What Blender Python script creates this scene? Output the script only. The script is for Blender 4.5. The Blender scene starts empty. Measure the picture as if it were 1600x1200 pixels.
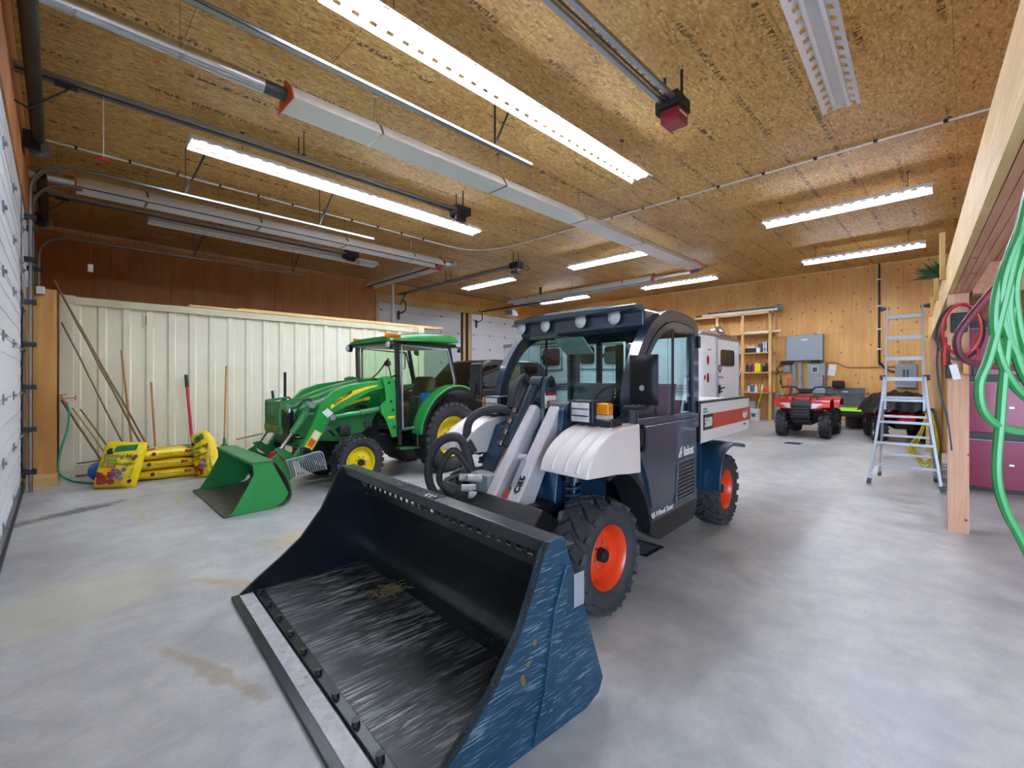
import bpy, bmesh, math, random
from mathutils import Vector, Matrix, Euler
C = bpy.context.scene.collection
SC = bpy.context.scene
R = math.radians
PI = math.pi
V = Vector
random.seed(7)

# ---------------------------------------------------------------- camera, world, lights, exposure
cam_d = bpy.data.cameras.new('camera'); cam = bpy.data.objects.new('camera', cam_d); C.objects.link(cam)
cam.location = (0, 0, 1.42); cam.rotation_euler = (R(90), 0, R(-45))
cam_d.sensor_width = 36; cam_d.lens = 36 * 711 / 1600; cam_d.shift_y = -9 / 1600; cam_d.clip_start = .02
SC.camera = cam
W = bpy.data.worlds.new('world'); SC.world = W; W.use_nodes = True
W.node_tree.nodes['Background'].inputs[0].default_value = (.62, .78, 1, 1)
W.node_tree.nodes['Background'].inputs[1].default_value = 1.9
SC.view_settings.view_transform = 'Standard'; SC.view_settings.look = 'None'; SC.view_settings.gamma = 1
SC.view_settings.use_curve_mapping = False
SC.view_settings.exposure = 2.76
SC.cycles.max_bounces = 8; SC.cycles.diffuse_bounces = 5; SC.cycles.glossy_bounces = 4
SC.cycles.transparent_max_bounces = 12; SC.cycles.transmission_bounces = 4
SC.cycles.use_denoising = True; SC.cycles.sample_clamp_indirect = 6
SC.cycles.caustics_reflective = False; SC.cycles.caustics_refractive = False
TUBE = 17.0        # emission strength of the fluorescent tubes
# daylight enters by an unseen open doorway added beside the camera (portal guides the sampling of the sky)
pl = bpy.data.lights.new('added_doorway_portal', 'AREA'); pl.shape = 'RECTANGLE'; pl.size = 3.7; pl.size_y = 4.4; pl.cycles.is_portal = True
po = bpy.data.objects.new('added_doorway_portal', pl); C.objects.link(po)
po.location = (-.32, -2.6, 1.85); po.rotation_euler = (0, R(-90), 0)

# ---------------------------------------------------------------- materials
def lin(h):
    h = h.lstrip('#'); f = lambda c: c / 12.92 if c <= .04045 else ((c + .055) / 1.055) ** 2.4
    return tuple(f(int(h[i:i + 2], 16) / 255) for i in (0, 2, 4)) + (1,)
class N:
    """small node-tree builder"""
    def __init__(s, name):
        s.m = bpy.data.materials.new(name); s.m.use_nodes = True; s.t = s.m.node_tree
        s.b = s.t.nodes['Principled BSDF']; s.out = s.t.nodes['Material Output']
    def n(s, typ, **k):
        o = s.t.nodes.new('ShaderNode' + typ)
        for a, v in k.items():
            if a[0] == 'i': o.inputs[int(a[1:])].default_value = v
            else: setattr(o, a, v)
        return o
    def l(s, a, b): s.t.links.new(a, b)
    def pos(s, scale=(1, 1, 1), rot=(0, 0, 0), obj=False, loc=(0, 0, 0)):
        g = s.n('TexCoord').outputs['Object'] if obj else s.n('NewGeometry').outputs['Position']
        mp = s.n('Mapping'); mp.inputs[1].default_value = loc; mp.inputs[2].default_value = rot; mp.inputs[3].default_value = scale
        s.l(g, mp.inputs[0]); return mp.outputs[0]
    def noise(s, vec, scale=5, det=4, rough=.55, dist=0):
        o = s.n('TexNoise'); o.inputs['Scale'].default_value = scale; o.inputs['Detail'].default_value = det
        o.inputs['Roughness'].default_value = rough; o.inputs['Distortion'].default_value = dist
        s.l(vec, o.inputs['Vector']); return o.outputs['Fac']
    def ramp(s, fac, stops, const=False):
        o = s.n('ValToRGB'); e = o.color_ramp.elements
        if const: o.color_ramp.interpolation = 'CONSTANT'
        while len(e) < len(stops): e.new(.5)
        for k, (p, c) in zip(e, stops): k.position = p; k.color = c if len(c) == 4 else (*c, 1)
        s.l(fac, o.inputs[0]); return o.outputs[0]
    def mix(s, fac, a, b, mode='MIX'):
        o = s.n('MixRGB', blend_type=mode)
        for i, v in enumerate((fac, a, b)):
            if hasattr(v, 'is_output'): s.l(v, o.inputs[i])
            else: o.inputs[i].default_value = v
        return o.outputs[0]
    def math(s, op, a, b=0.0):
        o = s.n('Math', operation=op)
        for i, v in enumerate((a, b)):
            if hasattr(v, 'is_output'): s.l(v, o.inputs[i])
            else: o.inputs[i].default_value = v
        return o.outputs[0]
    def bump(s, h, strength=.3, dist=.01):
        o = s.n('Bump'); o.inputs['Strength'].default_value = strength; o.inputs['Distance'].default_value = dist
        s.l(h, o.inputs['Height']); s.l(o.outputs[0], s.b.inputs['Normal'])
    def set(s, col=None, rough=None, metal=None, **k):
        for nm, v in (('Base Color', col), ('Roughness', rough), ('Metallic', metal), *((a.replace('_', ' '), b) for a, b in k.items())):
            if v is None: continue
            if hasattr(v, 'is_output'): s.l(v, s.b.inputs[nm])
            else: s.b.inputs[nm].default_value = v
        return s.m
G0, G1 = (0, 0, 0), (1, 1, 1)
def paint(name, h, rough=.45, metal=0, var=.12, scale=9, coat=0, wear=None):
    """plain painted or moulded surface with faint mottling, optional worn specks"""
    a = N(name); c = lin(h); d = tuple(x * (1 - var) for x in c[:3]) + (1,)
    p = a.pos(obj=True); f = a.noise(p, scale, 5)
    col = a.mix(a.ramp(f, [(.3, G0), (.7, G1)]), d, c)
    if wear:
        w = a.ramp(a.noise(p, 30, 8, .7), [(.60, G0), (.68, G1)]); col = a.mix(w, col, lin(wear))
    m = a.set(col, rough, metal)
    if coat: a.b.inputs['Coat Weight'].default_value = coat; a.b.inputs['Coat Roughness'].default_value = .08
    return m
def emit(name, h, st):
    a = N(name); a.b.inputs['Emission Color'].default_value = lin(h); a.b.inputs['Emission Strength'].default_value = st
    return a.set(lin(h), .5)
def glass(name, h, opac=.12, rough=.03):
    """thin pane: tinted see-through sheet with mirror reflection by angle"""
    a = N(name); tr = a.n('BsdfTransparent'); tr.inputs[0].default_value = lin(h)
    gl = a.n('BsdfGlossy'); gl.inputs['Roughness'].default_value = rough
    fr = a.n('LayerWeight'); fr.inputs[0].default_value = .5
    f = a.math('ADD', a.math('MULTIPLY', a.math('POWER', fr.outputs[1], 4.0), .6), opac + .035)
    mx = a.n('MixShader'); a.l(f, mx.inputs[0]); a.l(tr.outputs[0], mx.inputs[1]); a.l(gl.outputs[0], mx.inputs[2])
    a.l(mx.outputs[0], a.out.inputs[0]); return a.m
def wood(name, c1, c2, axis=2, scale=1.0, rough=.6, knots=0, knotc='#3a2010', var=.0):
    """long grain along one axis; knots>0 adds dark knots"""
    a = N(name); sc = [14 * scale] * 3; sc[axis] = .9 * scale
    f = a.noise(a.pos(tuple(sc)), 1.6, 6, .6, 1.2); f2 = a.noise(a.pos((1.1, 1.1, .7)), 1.1, 3)
    col = a.mix(a.ramp(f, [(.3, G0), (.72, G1)]), lin(c1), lin(c2))
    col = a.mix(a.ramp(f2, [(.35, G0), (.75, (.45,) * 3)]), col, lin(c1), 'MULTIPLY')
    if knots:
        sx = a.n('SeparateXYZ'); a.l(a.n('NewGeometry').outputs['Position'], sx.inputs[0]); cx = a.n('CombineXYZ')
        uu = a.math('ADD', sx.outputs[0], sx.outputs[1]) if axis == 2 else sx.outputs[0]; vv = sx.outputs[2] if axis == 2 else a.math('ADD', sx.outputs[1], sx.outputs[2])
        a.l(a.math('MULTIPLY', uu, 7 * knots), cx.inputs[0]); a.l(a.math('MULTIPLY', vv, 7 * knots), cx.inputs[1])
        v = a.n('TexVoronoi', voronoi_dimensions='2D'); v.inputs['Scale'].default_value = 1; v.inputs['Randomness'].default_value = 1
        a.l(cx.outputs[0], v.inputs['Vector'])
        sel = a.math('GREATER_THAN', a.n('SeparateColor').outputs[0], .6)
        sp = sel.node.inputs[0].links[0].from_node; a.l(v.outputs['Color'], sp.inputs[0])
        k = a.math('MULTIPLY', a.ramp(v.outputs['Distance'], [(.04, G1), (.085, G0)]), sel)
        col = a.mix(k, col, lin(knotc))
    a.bump(f, .12, .004)
    return a.set(col, rough)
def osb():
    a = N('osb_flakes'); cols = []
    for i, (rot, sx, sy) in enumerate(((.1, 44, 13), (1.25, 42, 14), (-.75, 40, 12), (2.4, 48, 15))):
        v = a.n('TexVoronoi'); v.inputs['Scale'].default_value = 1
        ds = a.n('TexNoise'); ds.inputs['Scale'].default_value = 7; p = a.pos((sy, sx, 3), (0, 0, rot), loc=(i * 3.1, i * 1.7, 0))
        a.l(p, v.inputs['Vector']); sp = a.n('SeparateColor'); a.l(v.outputs['Color'], sp.inputs[0])
        cols.append(a.ramp(sp.outputs[0], [(0, lin('#8f6730')), (.1, lin('#b68f50')), (.45, lin('#cca05a')), (.8, lin('#d9b26c')), (1, lin('#e6c888'))]))
    s1 = a.ramp(a.noise(a.pos(), 9, 3), [(.47, G0), (.53, G1)]); s2 = a.ramp(a.noise(a.pos(loc=(5, 2, 1)), 8, 3), [(.47, G0), (.53, G1)])
    c = a.mix(s1, a.mix(s2, cols[0], cols[1]), a.mix(s2, cols[2], cols[3]))
    big = a.noise(a.pos(), .8, 3); c = a.mix(a.ramp(big, [(.3, G0), (.8, (.5,) * 3)]), c, lin('#b38a52'), 'MULTIPLY')
    # grader's ink: broken rows of dark strokes along the sheet
    sp = a.n('SeparateXYZ'); a.l(a.n('NewGeometry').outputs['Position'], sp.inputs[0])
    row = a.math('FRACT', a.math('MULTIPLY', sp.outputs[1], 1 / .61)); band = a.math('LESS_THAN', a.math('ABSOLUTE', a.math('SUBTRACT', row, .28)), .05)
    st = a.ramp(a.noise(a.pos((30, 9, 1)), 1.0, 2), [(.5, G0), (.54, G1)])
    gap = a.ramp(a.noise(a.pos((1.0, .9, 1)), 1, 1), [(.44, G0), (.5, G1)])
    ink = a.math('MULTIPLY', a.math('MULTIPLY', band, st), gap)
    c = a.mix(a.math('MULTIPLY', ink, .85), c, lin('#2c2213'))
    a.bump(s1, .15, .003)
    return a.set(c, .62)
def concrete():
    a = N('polished_concrete'); p = a.pos()
    f = a.noise(p, 1.1, 8, .62, .6); g = a.noise(a.pos((1, 1, 1), loc=(4, 7, 0)), 4.5, 7, .65); h = a.noise(p, 60, 3)
    c = a.ramp(f, [(.3, lin('#8f9091')), (.48, lin('#b0b1b0')), (.7, lin('#c4c4c0'))])
    c = a.mix(a.ramp(g, [(.36, (.42,) * 3), (.62, G0)]), c, lin('#808488'))
    c = a.mix(a.ramp(h, [(.3, (.12,) * 3), (.55, G0)]), c, lin('#6f6f6c'))
    sp = a.n('SeparateXYZ'); a.l(p, sp.inputs[0])
    wob = a.noise(a.pos((2.2, 2.2, 1)), 2.4, 6, .7)
    def blot(x, y, rx, ry, rot, colr, amt, col):
        m = a.n('Mapping', vector_type='TEXTURE'); m.inputs[1].default_value = (x, y, 0); m.inputs[2].default_value = (0, 0, rot); m.inputs[3].default_value = (rx, ry, 50)
        a.l(p, m.inputs[0]); ln = a.n('VectorMath', operation='LENGTH'); a.l(m.outputs[0], ln.inputs[0])
        d = a.math('ADD', ln.outputs['Value'], a.math('MULTIPLY', a.math('SUBTRACT', wob, .5), 2.6))
        return a.mix(a.ramp(d, [(.55, (amt,) * 3), (1.0, G0)]), col, lin(colr))
    for b in ((1.62, 4.25, .52, .26, .3, '#c2aa6c', .5), (.86, 3.62, .34, .05, 2.2, '#b08d50', .6), (.52, 2.62, .5, .06, 1.9, '#8d7446', .5), (.14, 4.0, .6, .5, 0, '#b9b291', .4),
              (.1, 6.7, .62, .13, .5, '#4f4f50', .8), (.62, 6.0, .2, .03, 1.5, '#b79a55', .6), (1.0, 6.5, .3, .03, 1.4, '#b79a55', .5), (2.6, .3, .5, .3, .6, '#93979c', .4), (4.2, .9, .9, .35, .2, '#8f9296', .35)):
        c = blot(*b, c)
    r = a.ramp(f, [(.3, (.30,) * 3), (.7, (.46,) * 3)])
    a.bump(g, .06, .004)
    return a.set(c, r)
def scratched(name, base, scr, amt=1.0, rough=.38, metal=.0, sc=1.0, bias=0.0, smudge=0.0, ax=2):
    """dark paint with bundles of pale scratches (wear)"""
    a = N(name); p = a.pos(obj=True); tot = None
    for i, (rot, s, th) in enumerate(((.15, 1.0, .64), (.5, .8, .65), (-.35, .7, .66), (1.2, .9, .665), (-.9, 1.1, .67), (2.0, .8, .67))):
        q = a.pos((4.0 * s * sc, 95 * s * sc, 95 * s * sc), (0, 0, rot) if ax == 2 else (0, rot, 0), obj=True, loc=(i * 3.3, i * 1.9, 0))
        k = a.ramp(a.noise(q, 1.0, 2, .5, .35), [(th + bias, G0), (th + bias + .03, G1)]); tot = k if tot is None else a.math('MAXIMUM', tot, k)
    msk = a.ramp(a.noise(p, 2.6, 5, .6), [(.38, (.06,) * 3), (.66, G1)])
    if smudge: tot = a.math('MAXIMUM', tot, a.math('MULTIPLY', a.ramp(a.noise(a.pos((5, 26, 26), (.1, 0, .3), obj=True), 1.0, 7, .72), [(.5, G0), (.78, G1)]), smudge))
    f = a.math('MULTIPLY', a.math('MULTIPLY', tot, msk), amt)
    col = a.mix(a.ramp(a.noise(p, 5, 5), [(.3, G0), (.7, G1)]), lin(base), tuple(min(1, x * 1.5 + .004) for x in lin(base)[:3]) + (1,))
    col = a.mix(f, col, lin(scr))
    return a.set(col, rough, metal)
def rippled(name, h, rough=.3, metal=1.0, s=3):
    a = N(name); f = a.noise(a.pos(obj=True), s, 6, .6); a.bump(a.noise(a.pos(obj=True), 26, 4), .08, .002)
    return a.set(a.mix(f, tuple(x * .72 for x in lin(h)[:3]) + (1,), lin(h)), rough, metal)
M = {}
def mk():
    M.update(
    osb=osb(), concrete=concrete(),
    ply_warm=wood('plywood_warm', '#cc9650', '#e2b26c', 2, .55, .55, .42, '#5a3a1c'), ply_brown=wood('plywood_brown', '#bd7c48', '#d2965e', 2, .5, .55),
    ply_box=wood('plywood_gold', '#b9813f', '#d6a85f', 2, .35, .5), fir=wood('fir_pink_cast', '#c48a68', '#dcab8a', 0, 1, .65, .5, '#6c3c26'), fir_v=wood('fir_post', '#c39273', '#dcb294', 2, 1, .65, .8, '#6c3c26'),  # fir beams: pink cast of magenta reflections mixed into the wood colour
    pine=wood('pine_lumber', '#c9a05c', '#e2c080', 2, 1, .6), pine_x=wood('pine_lumber_long', '#cfa86a', '#e6cb92', 0, 1, .6), stick=wood('weathered_stick', '#6f5a42', '#94795a', 2, 3, .8), haft=wood('ash_handle', '#a9804a', '#c9a266', 2, 3, .6),
    door=paint('door_white', '#d9dbdf', .5, 0, .05), white=paint('white_paint', '#e4e4e2', .4, 0, .04), ivory=paint('fender_white', '#d8d0cc', .3, 0, .04, 5, .3), trail=paint('trailer_white', '#dcdfe2', .3, 0, .05, 4, .3),
    cream=paint('container_cream', '#dfdcc4', .5, 0, .08, 3), cream_d=paint('container_trim', '#cfcaaa', .5, 0, .1, 5),
    galv=rippled('galvanized_steel', '#a9b3be', .35), steel=rippled('bright_steel', '#c9ccd2', .25), dsteel=rippled('dark_steel', '#4c5560', .4), foil=rippled('foil_duct', '#d5d9de', .3, 1, 14), alu=rippled('aluminium', '#c6c9d2', .33),
    black=paint('black_paint', '#15171a', .4, 0, .3), rubber=paint('rubber', '#38393d', .75, 0, .35, 14), plastic=paint('black_plastic', '#1a1c20', .5, 0, .2), grey=paint('grey_paint', '#8b9198', .45, 0, .06), dgrey=paint('dark_grey', '#43484e', .5, 0, .15), panel=paint('box_grey', '#8f979d', .4, .3, .1, 20),
    navy=paint('dark_slate_paint', '#2b3a4a', .28, .1, .1, 4, .5), blue=paint('steel_blue_paint', '#173c58', .35, .1, .2, 5, .2), bkt=paint('bucket_black', '#20282a', .27, .1, .35, 5, 0, '#31383a'), bktf=scratched('bucket_floor', '#15191c', '#a9adad', .9, .38, 0, 1.0, -.015, .75), bktb=scratched('bucket_side', '#0b3247', '#a9b8c2', .42, .28, 0, 1.9, .015, 0, 1), dark=paint('bucket_inner_navy', '#0b1622', .35, 0, .3, 6), worn=paint('worn_steel', '#bcbdbd', .5, .1, .3, 25, 0, '#4a4d50'),
    orange=paint('rim_orange', '#d9421c', .35, 0, .1, 8, .2), orange2=paint('heater_orange', '#d2512a', .5), red=paint('bright_red', '#b8161c', .3, 0, .1, 6, .4), dred=paint('opener_red', '#8c1d2a', .4), amber=paint('amber_lens', '#e38a12', .25, 0, .25, 30), stripe=paint('stripe_orange', '#c8431c', .4), maroon=paint('hose_maroon', '#6b2436', .45),
    green=paint('tractor_green', '#279644', .3, 0, .1, 5, .35), dgreen=paint('worn_green', '#37864a', .5, 0, .3, 7, 0, '#6c7a4a'), bgreen=paint('bucket_green', '#2f9a50', .5, 0, .12, 6), inner=paint('muddy_bucket_steel', '#5d6150', .6, .1, .4, 8, 0, '#8d8468'), yellow=paint('wheel_yellow', '#e6cf14', .4, 0, .08), ygreen=paint('dusty_green_yellow', '#7e8a22', .6, 0, .3),
    hose=paint('hose_green', '#2f7c42', .35, 0, .08, 8), teal=paint('hose_teal', '#1f9a78', .4), magenta=paint('magenta_steel', '#7c0536', .32, .25, .06, 4, .3), cordy=paint('cord_yellow', '#d8c21c', .5), cordr=paint('cord_red', '#c0222c', .45),
    bagy=paint('bag_yellow', '#ecca08', .35, 0, .1, 12), bagg=paint('bag_green', '#0f7a3c', .35), bagr=paint('bag_red', '#b3261c', .4, 0, .5, 22, 0, '#5a2a6a'), bagp=paint('bag_purple', '#8a6aa8', .4, 0, .4, 25, 0, '#e0d8e8'), bluebag=paint('bag_blue', '#1763c4', .3, 0, .25, 10), tarp=paint('black_tarp', '#25272b', .4, 0, .4, 6), seat=paint('seat_grey', '#3c464e', .7, 0, .2), tan=paint('seat_tan', '#6d5a40', .7, 0, .2), suv=paint('suv_black', '#100f0d', .25, .0, .1, 4, .3), mint=paint('dash_mint', '#a9c4b8', .5), silver=paint('arm_silver', '#d0ccd0', .3, .25, .06, 4, .3), straw=paint('straw', '#776744', .8), plant=paint('plant_green', '#3d6a34', .6, 0, .3, 14), cardb=paint('cardboard', '#b07f45', .7), chrome=rippled('chrome', '#dfe2e6', .12),
    lens=paint('lamp_lens', '#dfe3e6', .12, .35, .25, 30, .5), lred=paint('lens_red', '#8a1016', .2, 0, .1, 8, .4), lime=paint('lime_green', '#8fd018', .4),
    glass_c=glass('cab_glass', '#ecf8f7', .0), glass_t=glass('tractor_glass', '#eef8f0', .0), glass_d=glass('dark_glass', '#3f4a50', .06), clear=glass('clear_plastic', '#e8eef0', .1, .15),
    tube=emit('tube_lit', '#e9f1ff', TUBE), tube_dim=emit('tube_half_lit', '#e9f1ff', TUBE * .3), tube_off=paint('tube_unlit', '#e6e8ea', .3, 0, .02), reflector=paint('reflector_white', '#e2e5ea', .4, 0, .03), silverbag=rippled('crumpled_foil', '#c7ccd4', .25, .8, 16))
mk()

# ---------------------------------------------------------------- mesh building
def frame_of(d):
    d = d.normalized(); u = V((0, 0, 1)) if abs(d.z) < .95 else V((1, 0, 0))
    s = d.cross(u).normalized(); return d, s, s.cross(d)
class MB:
    def __init__(s): s.bm = bmesh.new()
    def face(s, vs):
        try: return s.bm.faces.new(vs)
        except ValueError: return None
    def v(s, p): return s.bm.verts.new(p)
    def poly(s, pts): s.face([s.v(p) for p in pts]); return s
    def box(s, c, d, rot=None, taper=1.0):
        x, y, z = (k / 2 for k in d); m = Euler(rot).to_matrix() if rot else Matrix.Identity(3)
        q = [s.v(V(c) + m @ V((a * x * (taper if e > 0 else 1), b * y * (taper if e > 0 else 1), e * z))) for e in (-1, 1) for a, b in ((-1, -1), (1, -1), (1, 1), (-1, 1))]
        for f in ((3, 2, 1, 0), (4, 5, 6, 7), (0, 1, 5, 4), (1, 2, 6, 5), (2, 3, 7, 6), (3, 0, 4, 7)): s.face([q[i] for i in f])
        return s
    def b2(s, lo, hi): return s.box([(a + b) / 2 for a, b in zip(lo, hi)], [abs(b - a) for a, b in zip(lo, hi)])
    def bar(s, p, q, w, h, up=None, w2=None, h2=None):
        p, q = V(p), V(q); d, sd, u = frame_of(q - p)
        if up is not None: sd = d.cross(V(up)).normalized(); u = sd.cross(d)
        rs = [[s.v(c + sd * a * ww / 2 + u * b * hh / 2) for a, b in ((-1, -1), (1, -1), (1, 1), (-1, 1))] for c, ww, hh in ((p, w, h), (q, w2 or w, h2 or h))]
        s.face(rs[0][::-1]); s.face(rs[1])
        for i in range(4): s.face([rs[0][i], rs[0][(i + 1) % 4], rs[1][(i + 1) % 4], rs[1][i]])
        return s
    def cyl(s, p, q, r, r2=None, n=16, cap=True):
        p, q = V(p), V(q); d, sd, u = frame_of(q - p); r2 = r if r2 is None else r2
        rs = [[s.v(c + (sd * math.cos(2 * PI * i / n) + u * math.sin(2 * PI * i / n)) * rr) for i in range(n)] for c, rr in ((p, r), (q, r2))]
        for i in range(n): s.face([rs[0][i], rs[0][(i + 1) % n], rs[1][(i + 1) % n], rs[1][i]])
        if cap: s.face(rs[0][::-1]); s.face(rs[1])
        return s
    def tube(s, pts, r, n=8, closed=False, smooth=0):
        pts = [V(p) for p in pts]
        if smooth: pts = spline(pts, smooth, closed)
        L = len(pts); rings = []; prev = None
        for i, p in enumerate(pts):
            a = pts[i - 1] if (i or closed) else p; b = pts[(i + 1) % L] if (i < L - 1 or closed) else p
            d = (b - a).normalized()
            if prev is None: _, sd, u = frame_of(d)
            else:
                sd = prev - d * prev.dot(d)
                sd = sd.normalized() if sd.length > 1e-6 else frame_of(d)[1]
                u = sd.cross(d)
            prev = sd; rr = r[i] if isinstance(r, (list, tuple)) else r
            rings.append([s.v(p + (sd * math.cos(2 * PI * k / n) + u * math.sin(2 * PI * k / n)) * rr) for k in range(n)])
        for i in range(L if closed else L - 1):
            A, B = rings[i], rings[(i + 1) % L]
            for k in range(n): s.face([A[k], A[(k + 1) % n], B[(k + 1) % n], B[k]])
        if not closed: s.face(rings[0][::-1]); s.face(rings[-1])
        return s
    def prism(s, pts, a, b, ax='y'):
        """extrude a 2D outline between a and b along an axis: 'y' takes (x,z), 'x' takes (y,z), 'z' takes (x,y)"""
        f = {'y': lambda p, t: (p[0], t, p[1]), 'x': lambda p, t: (t, p[0], p[1]), 'z': lambda p, t: (p[0], p[1], t)}[ax]
        A = [s.v(f(p, a)) for p in pts]; B = [s.v(f(p, b)) for p in pts]; n = len(pts)
        s.face(A); s.face(B[::-1])
        for i in range(n): s.face([A[i], B[i], B[(i + 1) % n], A[(i + 1) % n]])
        return s
    def ring(s, outer, inner, a, b, ax='y', closed=True):
        """band between two outlines with the same number of points, extruded"""
        f = {'y': lambda p, t: (p[0], t, p[1]), 'x': lambda p, t: (t, p[0], p[1]), 'z': lambda p, t: (p[0], p[1], t)}[ax]
        n = len(outer); Q = [[s.v(f(p, t)) for p in o] for o in (outer, inner) for t in (a, b)]
        for i in range(n if closed else n - 1):
            j = (i + 1) % n
            for x, y in ((0, 2), (2, 3), (3, 1), (1, 0)): s.face([Q[x][i], Q[x][j], Q[y][j], Q[y][i]])
        if not closed:
            for i in (0, n - 1): s.face([Q[0][i], Q[1][i], Q[3][i], Q[2][i]])
        return s
    def lathe(s, prof, o=(0, 0, 0), ax=(0, 1, 0), n=32, cap=False):
        d, sd, u = frame_of(V(ax)); o = V(o)
        rs = [[s.v(o + d * h + (sd * math.cos(2 * PI * i / n) + u * math.sin(2 * PI * i / n)) * max(r, 1e-4)) for i in range(n)] for h, r in prof]
        for A, B in zip(rs, rs[1:]):
            for i in range(n): s.face([A[i], A[(i + 1) % n], B[(i + 1) % n], B[i]])
        if cap: s.face(rs[0][::-1]); s.face(rs[-1])
        return s
    def ball(s, c, r, sc=(1, 1, 1), n=12, m=8, noise=0, rot=None):
        c = V(c); mt = Euler(rot).to_matrix() if rot else Matrix.Identity(3)
        def P(i, j):
            t = PI * j / m; f = 2 * PI * i / n; k = r * (1 + random.uniform(-noise, noise))
            return s.v(c + mt @ V((math.cos(f) * math.sin(t) * k * sc[0], math.sin(f) * math.sin(t) * k * sc[1], math.cos(t) * k * sc[2])))
        top = P(0, 0); bot = P(0, m); g = [[P(i, j) for i in range(n)] for j in range(1, m)]
        for i in range(n):
            k = (i + 1) % n; s.face([top, g[0][i], g[0][k]]); s.face([bot, g[-1][k], g[-1][i]])
            for j in range(m - 2): s.face([g[j][i], g[j + 1][i], g[j + 1][k], g[j][k]])
        return s
    def grid(s, f, nu, nv, thick=0, flip=False):
        g = [[s.v(f(i / nu, j / nv)) for j in range(nv + 1)] for i in range(nu + 1)]
        fs = [s.face([g[i][j], g[i + 1][j], g[i + 1][j + 1], g[i][j + 1]]) for i in range(nu) for j in range(nv)]
        if thick: bmesh.ops.solidify(s.bm, geom=[x for x in fs if x], thickness=thick)
        return s
    def build(s, name, mat, parent=None, loc=(0, 0, 0), rot=(0, 0, 0), bev=0, seg=2, smooth=40, kind=None, sub=0):
        bm = s.bm; bmesh.ops.recalc_face_normals(bm, faces=bm.faces)
        me = bpy.data.meshes.new(name); bm.to_mesh(me); bm.free()
        me.materials.append(M[mat] if isinstance(mat, str) else mat)
        o = bpy.data.objects.new(name, me); C.objects.link(o)
        if parent: o.parent = parent
        o.location = loc; o.rotation_euler = rot
        if smooth:
            me.shade_smooth(); me.set_sharp_from_angle(angle=R(smooth))
        if bev:
            b = o.modifiers.new('bevel', 'BEVEL'); b.width = bev; b.segments = seg; b.limit_method = 'ANGLE'; b.angle_limit = R(35)
            me.shade_smooth(); me.set_sharp_from_angle(angle=R(180 if seg > 1 else 40))
            b.harden_normals = True
        if sub:
            d = o.modifiers.new('sub', 'SUBSURF'); d.levels = sub; d.render_levels = sub
        if kind: o['kind'] = kind
        return o
    def parts(s, name, mat, parent=None, **k):
        """build every loose island of the mesh as a part of its own"""
        bm = s.bm; bm.verts.index_update(); seen = set(); out = []
        for v0 in list(bm.verts):
            if v0 in seen: continue
            st = [v0]; seen.add(v0); isl = []
            while st:
                v = st.pop(); isl.append(v)
                for e in v.link_edges:
                    w = e.other_vert(v)
                    if w not in seen: seen.add(w); st.append(w)
            m = MB(); mp = {v: m.bm.verts.new(v.co) for v in isl}; fs = set(f for v in isl for f in v.link_faces)
            for f in fs: m.face([mp[v] for v in f.verts])
            out.append(m.build(name, mat, parent, **k))
        bm.free(); return out
def spline(pts, k, closed=False):
    P = [V(p) for p in pts]; n = len(P); out = []
    for i in range(n if closed else n - 1):
        a, b, c, d = (P[(i + j) % n] if closed else P[min(max(i + j, 0), n - 1)] for j in (-1, 0, 1, 2))
        for q in range(k):
            t = q / k; out.append(.5 * ((2 * b) + (c - a) * t + (2 * a - 5 * b + 4 * c - d) * t * t + (3 * b - a - 3 * c + d) * t ** 3))
    if not closed: out.append(P[-1])
    return out
def spl2(pts, k): return [(p.x, p.y) for p in spline([V((a, b, 0)) for a, b in pts], k)]
def inset(pts, d, closed=False):
    """offset an open or closed 2D outline to its right by d"""
    out = []; n = len(pts)
    for i in range(n):
        a = pts[i - 1] if (i or closed) else pts[i]; b = pts[(i + 1) % n] if (i < n - 1 or closed) else pts[i]
        dx, dy = b[0] - a[0], b[1] - a[1]; L = math.hypot(dx, dy) or 1
        out.append((pts[i][0] + dy / L * d, pts[i][1] - dx / L * d))
    return out
def tag(o, label, cat, group=None):
    o['label'] = label; o['category'] = cat
    if group: o['group'] = group
    return o
def thing(name, label, cat, loc=(0, 0, 0), rz=0, group=None, rot=None):
    o = bpy.data.objects.new(name, None); o.empty_display_size = .1; C.objects.link(o)
    o.location = loc; o.rotation_euler = rot or (0, 0, R(rz)); return tag(o, label, cat, group)
def struct(o): o['kind'] = 'structure'; return o
def copy_tree(o, parent=None):
    c = o.copy(); C.objects.link(c)
    if parent: c.parent = parent
    for ch in o.children: copy_tree(ch, c)
    return c
def dup(o, loc, rz=None, label=None, rot=None):
    c = copy_tree(o); c.location = loc
    if rz is not None: c.rotation_euler = (0, 0, R(rz))
    if rot: c.rotation_euler = rot
    if label: c['label'] = label
    return c
def text(body, size, mat, parent, loc, rot, name='lettering', ext=.0015, shear=0, align='LEFT', bold=0.0, xs=1.0):
    cu = bpy.data.curves.new('t', 'FONT'); cu.body = body; cu.size = size; cu.extrude = ext; cu.shear = shear; cu.align_x = align; cu.offset = bold; cu.resolution_u = 3
    t = bpy.data.objects.new('t', cu); C.objects.link(t)
    me = bpy.data.meshes.new_from_object(t.evaluated_get(bpy.context.evaluated_depsgraph_get())); bpy.data.objects.remove(t); bpy.data.curves.remove(cu)
    me.materials.clear(); me.materials.append(M[mat]); me.name = name
    o = bpy.data.objects.new(name, me); C.objects.link(o); o.parent = parent; o.location = loc; o.rotation_euler = rot; o.scale = (xs, 1, 1); return o
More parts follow.
